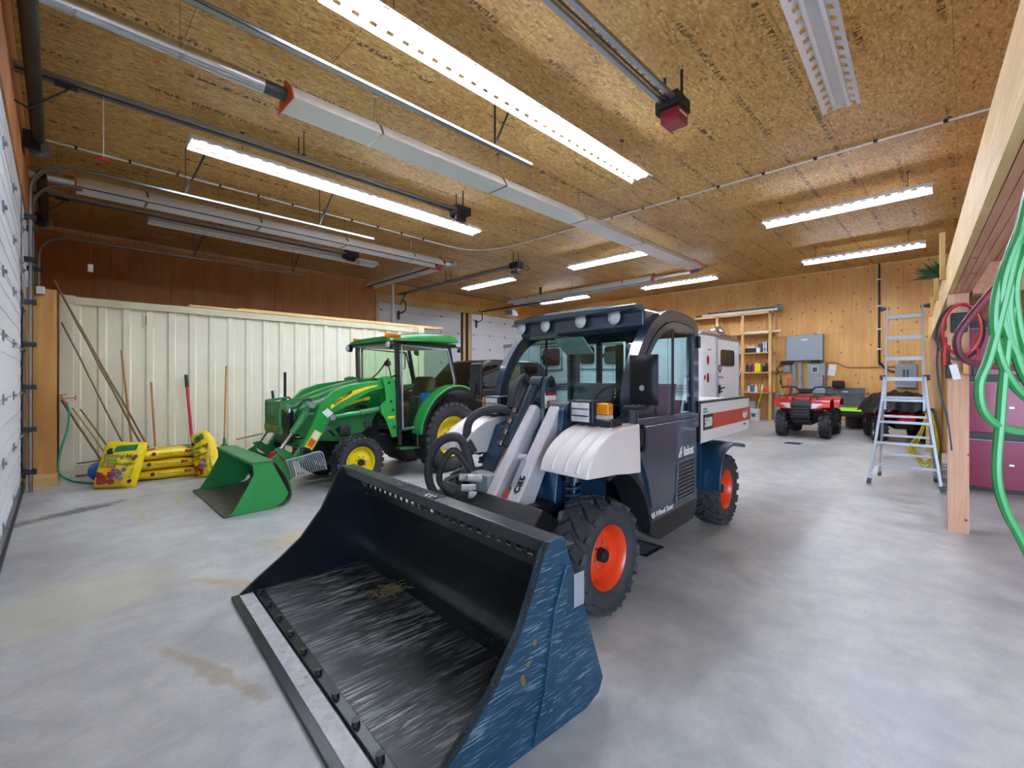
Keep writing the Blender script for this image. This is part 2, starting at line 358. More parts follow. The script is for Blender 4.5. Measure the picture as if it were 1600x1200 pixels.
# ================================================================ ROOM
X0, X1, Y0, Y1, H = -.3, 17.55, -6.0, 14.85, 4.88
floor = struct(MB().b2((X0 - 4, Y0 - .3, -.2), (X1 + .3, Y1 + .3, 0)).build('floor', 'concrete'))
ceil = struct(MB().b2((X0 - .2, Y0 - .2, H + .014), (X1 + .2, Y1 + .2, H + .2)).build('ceiling', 'dgrey'))
pm = None
nx = 0
for j in range(18):
    y0 = Y0 + j * 1.22; y1 = min(y0 + 1.216, Y1 - .002)
    if y1 - y0 < .2: continue
    xs = [X0] + [X0 + (1.22 if j % 2 else 2.44) + 2.44 * k for k in range(8)]
    xs = [x for x in xs if x < X1 - .3] + [X1]
    for a, b in zip(xs, xs[1:]):
        o = MB().box((0, 0, 0), (b - a - .005, y1 - y0, .012)).build('osb_panel', 'osb', ceil, ((a + b) / 2, (y0 + y1) / 2, H + .006 + random.uniform(0, .0015)))
def panels(wall, mat, ax, at, t, a0, a1, rows, w=1.22, holes=()):
    """plywood sheets side by side on a wall; holes are (a,b,z0,z1) openings"""
    a = a0
    while a < a1 - .05:
        b = min(a + w, a1)
        for z0, z1 in rows:
            zz = [(z0, z1)]
            for h0, h1, k0, k1 in holes:
                if b > h0 + .01 and a < h1 - .01:
                    zz = [q for s0, s1 in zz for q in ((s0, min(s1, k0)), (max(s0, k1), s1)) if q[1] - q[0] > .03]
            for s0, s1 in zz:
                c = [(a + b) / 2, 0, (s0 + s1) / 2]; d = [b - a - .004, t, s1 - s0 - .004]; c[1] = at
                if ax == 'y': c = [at, (a + b) / 2, c[2]]; d = [t, b - a - .004, d[2]]
                MB().box((0, 0, 0), d).build('plywood_panel', mat, wall, c)
        a = b
# far end wall (runs left to right behind the shelves)
wb = struct(MB().b2((X1 + .02, Y0 - .2, 0), (X1 + .25, Y1 + .2, H)).build('wall_back', 'dgrey'))
panels(wb, 'ply_warm', 'y', X1 + .01, .02, Y0, Y1, [(0, .41), (.41, 2.85), (2.85, H)])
struct(MB().b2((X1 - .02, Y0, H - .05), (X1, Y1, H)).build('trim_1', 'pine_x'))
# wall behind the container, with two overhead doors
FD = [(8.08, 11.86), (12.42, 16.4)]
wf = struct(MB().b2((X0 - .2, Y1 + .06, 0), (X1 + .2, Y1 + .25, H)).build('wall_left_rear', 'dgrey'))
panels(wf, 'ply_brown', 'x', Y1 + .01, .02, X0, 8.0, [(0, 2.44), (2.44, H)])
panels(wf, 'ply_warm', 'x', Y1 + .01, .02, 8.0, X1, [(0, 2.2), (2.2, 4.35), (4.35, H)], 1.22, [(8.0, 16.45, 0, 4.36)])
struct(MB().b2((X0, Y1 - .03, H - .09), (8.0, Y1, H)).build('trim_2', 'ply_brown'))
struct(MB().b2((8.0, Y1 - .05, 4.15), (16.5, Y1 - .005, 4.42)).build('trim_3', 'pine_x'))
for x in (8.03, 12.0, 12.28, 16.46): struct(MB().b2((x - .06, Y1 - .05, 0), (x + .06, Y1, 4.2)).build('trim_4', 'pine'))
def overhead_door(name, ax, at, a0, a1, h, n, inward, hinge_n, zoff=0):
    """sectional door: ribbed white sections as panels, hinges on each joint"""
    z = 0; k = 0; sh = h / n; secs = []
    root = MB()
    f = (lambda a, t, z: (at + inward * t, a, z)) if ax == 'y' else (lambda a, t, z: (a, at + inward * t, z))
    root.b2(f(a0, -.05, 0), f(a1, -.03, h)); d = struct(root.build(name, 'door'))
    edges = [0] + [zoff + sh * i for i in range(n + 1) if zoff + sh * i > .02]; edges = [e for e in edges if e < h - .1] + [h]
    for z0, z1 in zip(edges, edges[1:]):
        m = MB(); m.b2(f(a0, -.03, z0 + .004), f(a1, .0, z1 - .004))
        for i in range(3):
            zz = z0 + (z1 - z0) * (i + .5) / 3; m.b2(f(a0, 0, zz - .05), f(a1, .004, zz + .05))
        m.build('door_section', 'door', d)
        if z0 > .05:
            for i in range(hinge_n):
                a = a0 + .12 + (a1 - a0 - .24) * i / (hinge_n - 1)
                hb = MB(); hb.b2(f(a - .035, .003, z0 - .045), f(a + .035, .012, z0 + .045)); hb.cyl(f(a - .04, .02, z0), f(a + .04, .02, z0), .012, n=8)
                hb.build('hinge', 'galv', d)
    return d
overhead_door('door_2', 'x', Y1, 8.1, 11.84, 4.3, 7, -1, 5, .2)
overhead_door('door_3', 'x', Y1, 12.42, 16.35, 4.3, 7, -1, 5, .2)
# wall at the left with the overhead doors the camera stands beside
wl = MB(); 
for a, b, z0, z1 in ((Y0 - .2, -4.8, 0, H), (-4.8, -.4, 3.7, H), (-.4, .3, 0, H), (.3, 4.05, 3.72, H), (4.05, 4.25, 0, H), (4.25, 8.3, 3.72, H), (8.3, 8.62, 0, H), (8.62, 12.25, 3.72, H), (12.25, Y1 + .2, 0, H)):
    wl.b2((X0 - .25, a, z0), (X0 - .02, b, z1))
wl = struct(wl.build('wall_left', 'dgrey'))
panels(wl, 'ply_brown', 'y', X0 - .01, .02, Y0, Y1, [(0, 2.44), (2.44, H)], 1.22, [(-4.8, -.4, 0, 3.7), (.3, 4.05, 0, 3.72), (4.25, 8.3, 0, 3.72), (8.62, 12.25, 0, 3.72)])
overhead_door('door_1', 'y', X0 - .02, 4.25, 8.3, 3.72, 7, 1, 4, .18)
overhead_door('door_4', 'y', X0 - .02, .3, 4.05, 3.72, 7, 1, 3, .18)
overhead_door('door_5', 'y', X0 - .02, 8.62, 12.25, 3.72, 7, 1, 3, .18)
struct(MB().b2((X0 - .02, 4.25, 0), (X0 + .008, 8.3, .025)).build('trim_5', 'rubber'))
# right-hand wall behind the mezzanine
wr = struct(MB().b2((X0 - .2, Y0 - .25, 0), (X1 + .2, Y0 - .02, H)).build('wall_right', 'dgrey'))
panels(wr, 'ply_warm', 'x', Y0 - .01, .02, X0, X1, [(0, 2.44), (2.44, H)])
# plywood boxing at the end of the container
bx = thing('plywood_boxing', 'golden plywood boxed cover standing beside the white overhead door', 'cover', (-.28, 8.42, 0))
MB().b2((0, .04, .1), (.28, .36, 2.58)).build('plywood_sheet', 'ply_box', bx)
MB().b2((-.0, .02, 0), (.29, .06, .18)).build('base_board', 'pine_x', bx)
MB().b2((.02, 0, .74), (.07, .05, .79)).b2((.06, -.03, .75), (.085, .02, .78)).build('latch', 'dsteel', bx)
tag(MB().b2((-.19, 8.40, 2.50), (-.11, 8.458, 2.60)).build('sensor_box', 'white', bev=.008), 'small white sensor box on top of the golden plywood boxing', 'sensor')
# ---------------------------------------------------------------- mezzanine along the right
mz = thing('mezzanine', 'fir timber mezzanine deck with built-up beam along the right side', 'mezzanine', (5.94, .06, 0), 3.5)
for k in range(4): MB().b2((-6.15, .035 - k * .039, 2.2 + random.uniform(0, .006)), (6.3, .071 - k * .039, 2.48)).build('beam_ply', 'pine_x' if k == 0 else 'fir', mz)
for k in range(14):
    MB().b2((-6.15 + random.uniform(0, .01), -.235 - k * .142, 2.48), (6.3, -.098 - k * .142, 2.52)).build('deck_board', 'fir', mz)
MB().b2((-6.15, -.07, 2.485), (6.3, .07, 2.53)).build('rim_board', 'pine_x', mz)
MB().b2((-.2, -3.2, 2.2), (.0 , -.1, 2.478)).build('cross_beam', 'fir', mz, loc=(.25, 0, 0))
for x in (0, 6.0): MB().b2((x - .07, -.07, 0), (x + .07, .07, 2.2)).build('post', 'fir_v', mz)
for x, z0, z1 in ((.3, 2.40, 2.86), (2.05, 2.42, 2.82), (4.3, 2.45, 2.76)):
    MB().b2((x - .045, .075, z0), (x + .045, .115, z1)).build('rail_post', 'pine', mz)
MB().b2((6.0, -.3, .0), (6.05, .14, 2.2)).b2((6.0, .06, 0), (6.3, .1, 2.6)).build('end_stud', 'pine', mz)
# floor drains
for loc, lb in (((3.46, 1.95, 0), 'square iron floor drain grate beside the loader front wheel'), ((11.36, 2.68, 0), 'square iron floor drain grate in front of the red quad')):
    d = thing('floor_drain', lb, 'drain', loc)
    MB().ring([(-.15, -.15), (.15, -.15), (.15, .15), (-.15, .15)], [(-.125, -.125), (.125, -.125), (.125, .125), (-.125, .125)], 0, .006, 'z').build('frame', 'dsteel', d)
    g = MB()
    for i in range(9): g.b2((-.125, -.115 + i * .0285, .0), (.125, -.105 + i * .0285, .005)); g.b2((-.115 + i * .0285, -.125, .0), (-.108 + i * .0285, .125, .0045))
    g.build('grate', 'dgrey', d)
# ================================================================ CEILING: LIGHTS
def strip_light(loc, rz, L, lit, label, drop=.3, units=1):
    t = thing('strip_light', label, 'light', loc, rz, 'fluorescent strip lights')
    MB().prism([(-.055, .05), (.055, .05), (.045, .11), (-.045, .11)], -L / 2, L / 2, 'x').build('channel', 'reflector', t)
    for s in (-1, 1):
        m = MB(); a, b, c, d = (.055, .052), (.09, .035), (.135, .012), (.175, -.008)
        k = int(L / .16); st = L / k
        def q(p0, p1, x0, x1): m.poly([(x0, s * p0[0], p0[1]), (x1, s * p0[0], p0[1]), (x1, s * p1[0], p1[1]), (x0, s * p1[0], p1[1])])
        q(a, b, -L / 2, L / 2); q(c, d, -L / 2, L / 2); m.poly([(-L / 2, s * .175, -.008), (L / 2, s * .175, -.008), (L / 2, s * .178, -.02), (-L / 2, s * .178, -.02)])
        for i in range(k): q(b, c, -L / 2 + i * st, -L / 2 + i * st + st * .58)
        m.build('reflector_wing', 'reflector', t)
    e = MB()
    for x in (-L / 2, L / 2): e.prism([(-.1, .02), (.1, .02), (.055, .11), (-.055, .11)], x - .004, x + .004, 'x')
    e.parts('end_cap', 'reflector', t)
    sock = MB()
    for u in range(units):
        x0 = -L / 2 + L * u / units + .03; x1 = -L / 2 + L * (u + 1) / units - .03
        for s in (-1, 1):
            mat = {1: 'tube', 0: 'tube_off', 2: 'tube_dim'}[lit[u] if isinstance(lit, (list, tuple)) else lit]
            MB().cyl((x0 + .02, s * .062, .018), (x1 - .02, s * .062, .018), .019, n=12).build('tube', mat, t)
            for x in (x0, x1): sock.b2((x - .012, s * .062 - .016, -.004), (x + .012, s * .062 + .016, .052))
    sock.parts('lamp_holder', 'white', t)
    w = MB()
    for x in (-L * .38, L * .38): w.cyl((x, 0, .11), (x, 0, drop), .004, n=6); w.box((x, 0, drop - .006), (.06, .04, .012))
    w.parts('hanger', 'dsteel', t)
    return t
LZ = 4.5; DR = H - LZ
strip_light((3.95, 3.55, LZ), 0, 4.9, 1, 'brightest double strip light, nearest along the ceiling above the loader bucket', DR, 2)
strip_light((3.78, 7.26, LZ), 1.5, 5.1, (2, 1), 'long strip light, near half dim, above the green tractor', DR, 2)
strip_light((3.75, 11.4, LZ), 1.5, 4.95, 0, 'long unlit strip light above the cream container', DR, 2)
strip_light((5.15, .95, LZ), 3, 2.4, 0, 'short unlit slotted strip light close to the mezzanine beam', DR)
strip_light((10.08, 1.65, LZ), 90, 2.5, 1, 'lit strip light over the ladder, nearer of the two before the end wall', DR)
strip_light((14.15, 1.9, LZ), 90, 2.45, 1, 'lit strip light above the wall cabinets, closest to the plywood end wall', DR)
strip_light((10.18, 6.68, LZ), 90, 2.45, 1, 'lit strip light over the dump box between heater tubes', DR)
strip_light((14.26, 6.68, LZ), 90, 2.5, 1, 'lit strip light past the end of the dark heater tube near wooden shelves', DR)
strip_light((9.97, 11.16, LZ), 90, 2.42, 2, 'faintly lit strip light in front of the far white overhead doors', DR)
strip_light((14.1, 11.3, LZ), 90, 2.4, 1, 'lit strip light behind the dark heater tube in the far corner', DR)

# ================================================================ CEILING: HEATERS, OPENERS, TRACKS, CONDUIT
def heater(loc, rz, L, label, closed, straps=4, drop=.35):
    t = thing('tube_heater', label, 'heater', loc, rz)
    if closed:
        MB().prism([(-.2, 0), (.2, 0), (.13, .13), (.05, .19), (-.05, .19), (-.13, .13)], 0, L, 'x').build('reflector', 'white', t)
    else:
        o = [(-.21, 0), (-.13, .13), (-.05, .19), (.05, .19), (.13, .13), (.21, 0)]
        MB().ring(o, [(y * .97, z - .008) for y, z in o], 0, L, 'x', False).build('reflector', 'reflector', t)
        MB().cyl((-.05, 0, .09), (L + .05, 0, .09), .055, n=16).build('emitter_tube', 'dsteel', t)
    for x in (-.006, L - .006):
        MB().prism([(-.23, -.02), (.23, -.02), (.15, .14), (.06, .21), (0, .26), (-.06, .21), (-.15, .14)], x, x + .014, 'x').build('end_plate', 'orange2', t)
    h = MB(); 
    for i in range(straps):
        x = L * (i + .5) / straps
        for s in (-1, 1): h.cyl((x, s * .05, .19), (x, 0, drop), .004, n=6)
        h.box((x, 0, drop - .006), (.05, .05, .012))
        h.ring([(-.205, -.003), (.205, -.003), (.135, .135), (.05, .195), (-.05, .195), (-.135, .135)], [(-.2, .002), (.2, .002), (.13, .13), (.05, .19), (-.05, .19), (-.13, .13)], x - .015, x + .015, 'x')
    h.parts('hanger_strap', 'steel', t)
    return t
HZ = 4.33; HD = H - HZ
heater((1.72, 5.12, HZ), 0, 10.3, 'long white heater hood with orange end, between the strip lights', True, 5, HD)
heater((.2, 9.7, HZ), 0, 6.85, 'white heater hood with dark slot above the cream container', False, 4, HD)
heater((7.05, 9.95, HZ - .02), 90, 3.6, 'short grey heater with orange ends before the far door', False, 2, HD + .02)
heater((12.6, 6.6, HZ - .02), 90, 6.1, 'dark heater tube with open white hood in front of the end wall', False, 3, HD + .02)
ub = thing('heater_elbow', 'foil and steel elbow joining the long white heater to the dark heater', 'pipe', (0, 0, 0))
MB().tube([(12.0, 5.12, HZ + .1), (12.45, 5.14, HZ + .1), (12.6, 5.3, HZ + .1), (12.6, 5.5, HZ + .09)], .06, 12, smooth=4).build('elbow', 'dsteel', ub)
MB().tube([(12.6, 5.5, HZ + .09), (12.6, 6.3, HZ + .08)], .05, 12).tube([(12.6, 6.3, HZ + .08), (12.6, 6.62, HZ + .08)], .062, 12).build('sleeve', 'foil', ub)
eb = thing('heater_elbow', 'foil elbow joining the heater above the container to the short grey heater', 'pipe')
MB().tube([(7.0, 9.7, HZ + .1), (7.2, 9.7, HZ + .1), (7.35, 9.62, HZ + .1), (7.4, 9.5, HZ + .1)], .075, 12, smooth=4).build('elbow', 'foil', eb)
MB().tube([(7.1, 9.6, HZ + .1), (7.1, 9.75, HZ + .09), (7.05, 9.98, HZ + .07)], .06, 12, smooth=3).build('sleeve', 'dsteel', eb)
dk = thing('flue_pipe', 'shiny foil flue pipe feeding the long white heater at upper left', 'pipe')
MB().cyl((-.3, 5.12, HZ + .1), (1.5, 5.12, HZ + .1), .075, n=20).build('foil_pipe', 'foil', dk)
MB().cyl((1.48, 5.12, HZ + .1), (1.74, 5.12, HZ + .1), .068, n=20).build('collar', 'dgrey', dk)
r = MB()
for x in (.1, .8): r.cyl((x - .012, 5.12, HZ + .1), (x + .012, 5.12, HZ + .1), .08, n=20); r.cyl((x, 5.12, HZ + .18), (x, 5.12, H), .004, n=6)
r.parts('hanger', 'steel', dk)
fp = thing('flue_pipe', 'short foil flue pipe beside the left door feeding the heater above the container', 'pipe')
MB().cyl((-.3, 9.7, HZ + .1), (.22, 9.7, HZ + .1), .075, n=20).build('foil_pipe', 'foil', fp)
MB().cyl((.0, 9.7, HZ + .17), (.0, 9.7, H), .004, n=6).build('hanger', 'steel', fp)

def opener(x0, y, L, label, head, z=4.5, rz=0, grey=False, arm=True):
    """garage-door opener: rail, chain, motor head with bracket; local x runs away from the door"""
    t = thing('door_opener', label, 'opener', (x0, y, z) if not rz else (y, x0, z), rz, 'garage door openers')
    m = MB()
    for s in (-1, 1): m.b2((0, s * .07 - .024, -.0), (L, s * .07 + .024, .04))
    m.parts('rail', 'galv', t)
    c = MB(); c.b2((0, -.008, .002), (L, .008, .02)); c.build('chain', 'dgrey', t)
    MB().b2((L - .05, -.12, -.05), (L + .28, .12, .1)).b2((L - .02, .1, -.08), (L + .2, .16, .06)).build('motor_housing', 'plastic', t, bev=.008)
    if head: MB().b2((L, -.11, -.2), (L + .24, .11, -.05)).build('cover', head, t, bev=.012)
    else: MB().cyl((L + .06, -.03, -.055), (L + .06, -.03, -.14), .07, n=16).b2((L + .1, -.02, -.13), (L + .24, .09, -.05)).build('motor', 'plastic', t, bev=.006)
    if head: MB().b2((L + .238, -.07, -.11), (L + .243, .06, -.095)).b2((L + .02, -.1125, -.115), (L + .2, -.11, -.095)).build('name_strip', 'white', t)
    w = MB(); w.tube([(L + .22, .14, .02), (L + .38, .2, -.02), (L + .42, .16, -.12), (L + .3, .14, -.1), (L + .22, .1, .0)], .007, 6, smooth=5)
    w.tube([(L + .02, -.12, -.02), (L - .05, -.18, -.12), (L + .02, -.2, -.16)], .006, 6, smooth=4); w.parts('wiring', 'black', t)
    b = MB()
    for x in (L * .5, L + .1):
        for s in (-1, 1): b.bar((x, s * .1, .05), (x, s * .1, H - z), .03, .005)
        b.b2((x - .02, -.13, .05), (x + .02, .13, .058))
    b.parts('ceiling_bracket', 'dsteel', t)
    if arm:
        a = MB(); a.b2((.28, -.04, -.03), (.46, .04, .0)); a.bar((.4, 0, -.03), (.1, 0, -.36), .035, .008, up=(0, 0, 1)); a.bar((.1, 0, -.36), (-.0, 0, -.32), .035, .008, up=(0, 0, 1))
        for k in range(6): a.cyl((.36 - .05 * k, -.02, -.08 - .05 * k), (.36 - .05 * k, .02, -.08 - .05 * k), .008, n=6)
        a.build('door_arm', 'dsteel', t)
    return t
opener(X0, 2.36, 5.15, 'red-faced garage door opener hanging near the ceiling light', 'dred')
opener(X0, 6.68, 5.5, 'black garage door opener on long rail over the tractor', None)
opener(X0, 10.95, 5.4, 'black garage door opener hanging over the cream container', None)
opener(Y1, 8.95, 5.95, 'black garage door opener on rail from the far left door', 'dgrey', rz=-90)
o5 = thing('door_opener', 'grey garage door opener on a drop post by the far right door', 'opener', (13.02, 14.8, 4.3), -90, 'garage door openers')
MB().b2((0, -.03, -.02), (4.4, .03, .03)).build('rail', 'dsteel', o5)
MB().cyl((1.6, .0, .05), (1.6, 0, .58), .03, n=10).build('drop_post', 'grey', o5)
MB().box((1.75, 0, -.22), (.45, .34, .2), taper=.6).build('motor_housing', 'grey', o5, bev=.01)
MB().b2((1.56, -.15, -.35), (1.94, .15, -.32)).build('lamp_cover', 'white', o5)
MB().tube([(1.6, 0, -.05), (1.6, 0, .1)], .02, 8).b2((3.3, -.05, .03), (3.34, .05, .58)).build('ceiling_bracket', 'dsteel', o5)
for x, lb in ((9.0, 'black door release arm on the left far door'), (12.75, 'black door release arm on the right far door')):
    t = thing('release_arm', lb, 'arm', (x, Y1 - .03, 3.7))
    MB().tube([(0, 0, .62), (.12, -.1, .55), (.1, -.18, .25), (-.02, -.15, .14), (-.1, -.04, .1)], .02, 8, smooth=3).build('arm', 'black', t)
    MB().b2((-.14, -.04, -.12), (-.06, .0, .2)).build('bracket', 'black', t)
# overhead door tracks
def track(y, label, vert, L, z=4.2, hang=(2.2, 4.6)):
    t = thing('door_track', label, 'track', (X0 + .06, y, 0), 0, 'overhead door tracks')
    rr = .38; x = .02; arc = [(x + rr - rr * math.cos(a), z - rr + rr * math.sin(a)) for a in [PI / 2 * i / 10 for i in range(11)]]
    path = ([(x, 0)] if vert else []) + (arc if vert else [(x, z)]) + [(L, z)]
    pr = inset(path, .018); p2 = inset(path, -.018)
    m = MB(); m.ring(path, inset(path, .006), -.035, .035, 'y', False); m.ring(inset(path, -.03), inset(path, .006), -.035, -.03, 'y', False); m.ring(inset(path, -.03), inset(path, -.024), -.035, .012, 'y', False)
    m.ring(inset(path, -.03), inset(path, .006), .03, .035, 'y', False)
    m.build('rail', 'galv', t)
    b = MB()
    if vert:
        for k in range(7): zz = .25 + k * .53; b.b2((-.05, -.045, zz - .03), (.06, .045, zz + .03)); b.cyl((.05, -.06, zz), (.05, .06, zz), .012, n=8)
    for h in hang:
        b.bar((h, 0, z), (h, 0, H), .03, .005); b.bar((h, 0, H - .02), (h + .3, 0, H - .02), .03, .005, up=(0, 0, 1)); b.bar((h, 0, z + .05), (h + .25, 0, H - .02), .025, .005, up=(0, 1, 0))
    b.parts('bracket', 'dsteel', t)
    return t
track(4.16, 'bright overhead door track crossing the ceiling beside the long white heater', False, 4.75, 4.28, (4.1,))
track(8.28, 'galvanized door track curving up beside the white left door', True, 4.65, 4.15, (1.6, 3.6))
track(8.93, 'second galvanized door track, between the white door and the container end', True, .5, 4.1, ())
track(12.2, 'farthest galvanized door track along the brown plywood wall', True, 4.75, 4.08, (2.4, 4.5))
for y0, y1, lb in ((4.3, 8.3, 'dark torsion spring with cable drum above the nearer left door'), (8.75, 12.2, 'dark torsion spring with cable drum above the farther left door')):
    s = thing('torsion_spring', lb, 'spring', (X0 + .14, 0, 4.32))
    MB().cyl((0, y0, 0), (0, y1, 0), .014, n=8).build('shaft', 'steel', s)
    MB().cyl((0, y0 + .6, 0), (0, y1 - .35, 0), .06, n=14).build('coil', 'black', s)
    MB().cyl((0, y1 - .14, 0), (0, y1 - .02, 0), .1, .085, n=20).cyl((0, y1 - .02, 0), (0, y1, 0), .11, n=20).build('cable_drum', 'galv', s)
    MB().b2((-.12, y1 - .3, -.12), (.02, y1 - .28, .1)).b2((-.13, y1 - .3, -.12), (-.12, y1 + .0, .1)).build('bearing_plate', 'dsteel', s)
# conduit with clips
cd = thing('conduit', 'thin white conduit clipped along the ceiling, curving toward the mezzanine', 'conduit')
pth = [(X0, 9.4, H - .02), (5.0, 9.5, H - .02), (7.2, 9.55, H - .02), (7.9, 9.35, H - .02), (8.25, 8.8, H - .02), (8.38, 8.0, H - .02), (8.4, 5.0, H - .02), (8.42, -.6, H - .02)]
MB().tube(pth, .016, 8, smooth=6).build('pipe', 'white', cd)
for i in range(22):
    p = (X0 + .5 + i * .62, 9.405 + i * .009, H - .02) if i < 11 else (8.4, 7.6 - (i - 11) * .74, H - .02)
    MB().b2((p[0] - .014, p[1] - .024, H - .042), (p[0] + .014, p[1] + .024, H)).build('clip', 'black', cd)
vp = tag(MB().cyl((8.42, 14.4, .0), (8.42, 14.4, H), .05, n=14).build('standpipe', 'white'), 'white vertical pipe rising behind the container to the ceiling', 'pipe')
pc = thing('pull_cord', 'white tag on a thin red pull cord before the brown wall', 'cord', (.42, 10.95, 0))
MB().cyl((0, 0, 3.42), (0, 0, 4.49), .004, n=5).build('cord', 'cordr', pc)
MB().b2((-.035, -.004, 3.3), (.035, .004, 3.43)).build('tag', 'white', pc)
pc2 = thing('pull_cord', 'red release handle dangling from the nearer door rail', 'cord', (.36, 6.68, 0))
MB().cyl((0, 0, 3.83), (0, 0, 4.5), .004, n=5).build('cord', 'white', pc2)
MB().b2((-.05, -.012, 3.8), (.05, .012, 3.83)).build('handle', 'red', pc2)
# ================================================================ WHEELS
def wheel(parent, name, c, Rr, w, rim_r, rim_mat, side, lug, nl, dish=.06, hub='black', steer=0, nuts=6, lug_h=.025):
    """wheel with its axle along y; side is +1/-1 for the outer face"""
    c = V(c); h = w / 2; r0 = Rr - lug_h
    prof = [(-h * .72, rim_r), (-h * .95, rim_r + (r0 - rim_r) * .25), (-h, rim_r + (r0 - rim_r) * .55), (-h * .93, r0 * .965), (-h * .78, r0), (0, r0 * 1.004), (h * .78, r0), (h * .93, r0 * .965), (h, rim_r + (r0 - rim_r) * .55), (h * .95, rim_r + (r0 - rim_r) * .25), (h * .72, rim_r)]
    m = MB(); m.lathe(prof, n=48)
    P = lambda a, y, r: (r * math.cos(a), y, r * math.sin(a))
    t = m.build(name, 'rubber', parent, c, (0, 0, R(steer)))
    m = MB()
    for i in range(nl):
        a = 2 * PI * i / nl; da = 2 * PI / nl
        if lug == 'bar':
            for s in (-1, 1):
                o = a + (da / 2 if s > 0 else 0)
                tilt = .34
                pts = [(o, s * h * -.06, r0 + lug_h * .4), (o + tilt * .5, s * h * .45, r0 + lug_h * .4), (o + tilt * .85, s * h * .9, r0 - .004)]
                ww = Rr * da * .46
                m.bar(P(*pts[0]), P(*pts[1]), ww, lug_h * 1.2, up=P(pts[0][0], 0, 1)); m.bar(P(*pts[1]), P(*pts[2]), ww, lug_h * 1.3, up=P(pts[1][0], 0, 1), w2=ww * 1.25)
                m.bar(P(*pts[2]), P(o + tilt * .9, s * h * 1.02, r0 - (r0 - rim_r) * .22), ww * 1.2, lug_h, up=(0, s, 0), w2=ww * .9)
        elif lug == 'turf':
            for q, y in enumerate((-.78, -.4, 0, .4, .78)):
                o = a + (da / 2 if q % 2 else 0)
                m.bar(P(o - da * .3, y * h, r0 + lug_h * .3), P(o + da * .3, y * h, r0 + lug_h * .3), h * .3, lug_h * 1.2, up=P(o, 0, 1))
            for s in (-1, 1): m.bar(P(a, s * h * .9, r0 * .985), P(a, s * h * 1.0, r0 - (r0 - rim_r) * .2), da * Rr * .5, lug_h * .8, up=(0, s, 0))
        else:
            for s in (-1, 1):
                o = a + (da / 2 if s > 0 else 0)
                m.bar(P(o, s * h * .1, r0 + lug_h * .3), P(o + .1, s * h * .95, r0 * .97), Rr * da * .5, lug_h * 1.4, up=P(o, 0, 1))
                m.bar(P(o + .1, s * h * .95, r0 * .965), P(o + .1, s * h * 1.02, r0 - (r0 - rim_r) * .3), Rr * da * .5, lug_h, up=(0, s, 0))
    m.build('tread', 'rubber', t, kind='stuff', smooth=0)
    s = side
    rp = [(s * h * .78, rim_r * 1.03), (s * h * .84, rim_r), (s * h * .74, rim_r * .93), (s * (h * .5), rim_r * .87), (s * (h * .78 - dish), rim_r * .8), (s * (h * .78 - dish), rim_r * .66), (s * (h * .78 - dish + .02), rim_r * .45), (s * (h * .78 - dish + .015), .002)]
    MB().lathe(rp, n=40).lathe([(-s * h * .7, rim_r), (-s * h * .5, rim_r * .85), (s * (h * .78 - dish), rim_r * .8)], n=40).build('rim', rim_mat, t)
    y0 = s * (h * .78 - dish + .015)
    MB().cyl((0, y0 - s * .02, 0), (0, y0 + s * .05, 0), rim_r * .24, rim_r * .2, n=20).build('hub', hub, t, bev=.004)
    for i in range(nuts):
        a = 2 * PI * i / nuts + .3; q = rim_r * .38
        MB().cyl((q * math.cos(a), y0, q * math.sin(a)), (q * math.cos(a), y0 + s * .018, q * math.sin(a)), rim_r * .05, n=6).build('lug_nut', 'steel', t)
    return t
# ================================================================ COMPACT LOADER (work machine in the middle)
tc = thing('utility_loader', 'dark slate and white utility loader with cab, dump box and wide black bucket', 'loader', (2.31, 2.252, 0), 3.5)
for x, y, st in ((0, -.625, -3), (0, .625, -3), (2.25, -.625, 0), (2.25, .625, 0)):
    wheel(tc, 'wheel', (x, y, .342), .342, .27, .19, 'orange', 1 if y > 0 else -1, 'bar', 17, .085, steer=st, lug_h=.026)
MB().b2((-.35, -.36, .28), (3.0, .36, .62)).b2((.55, -.62, .3), (1.55, .62, .5)).build('chassis', 'black', tc, bev=.02)
MB().cyl((0, -.56, .342), (0, .56, .342), .05).cyl((2.25, -.56, .342), (2.25, .56, .342), .05).parts('axle', 'black', tc)
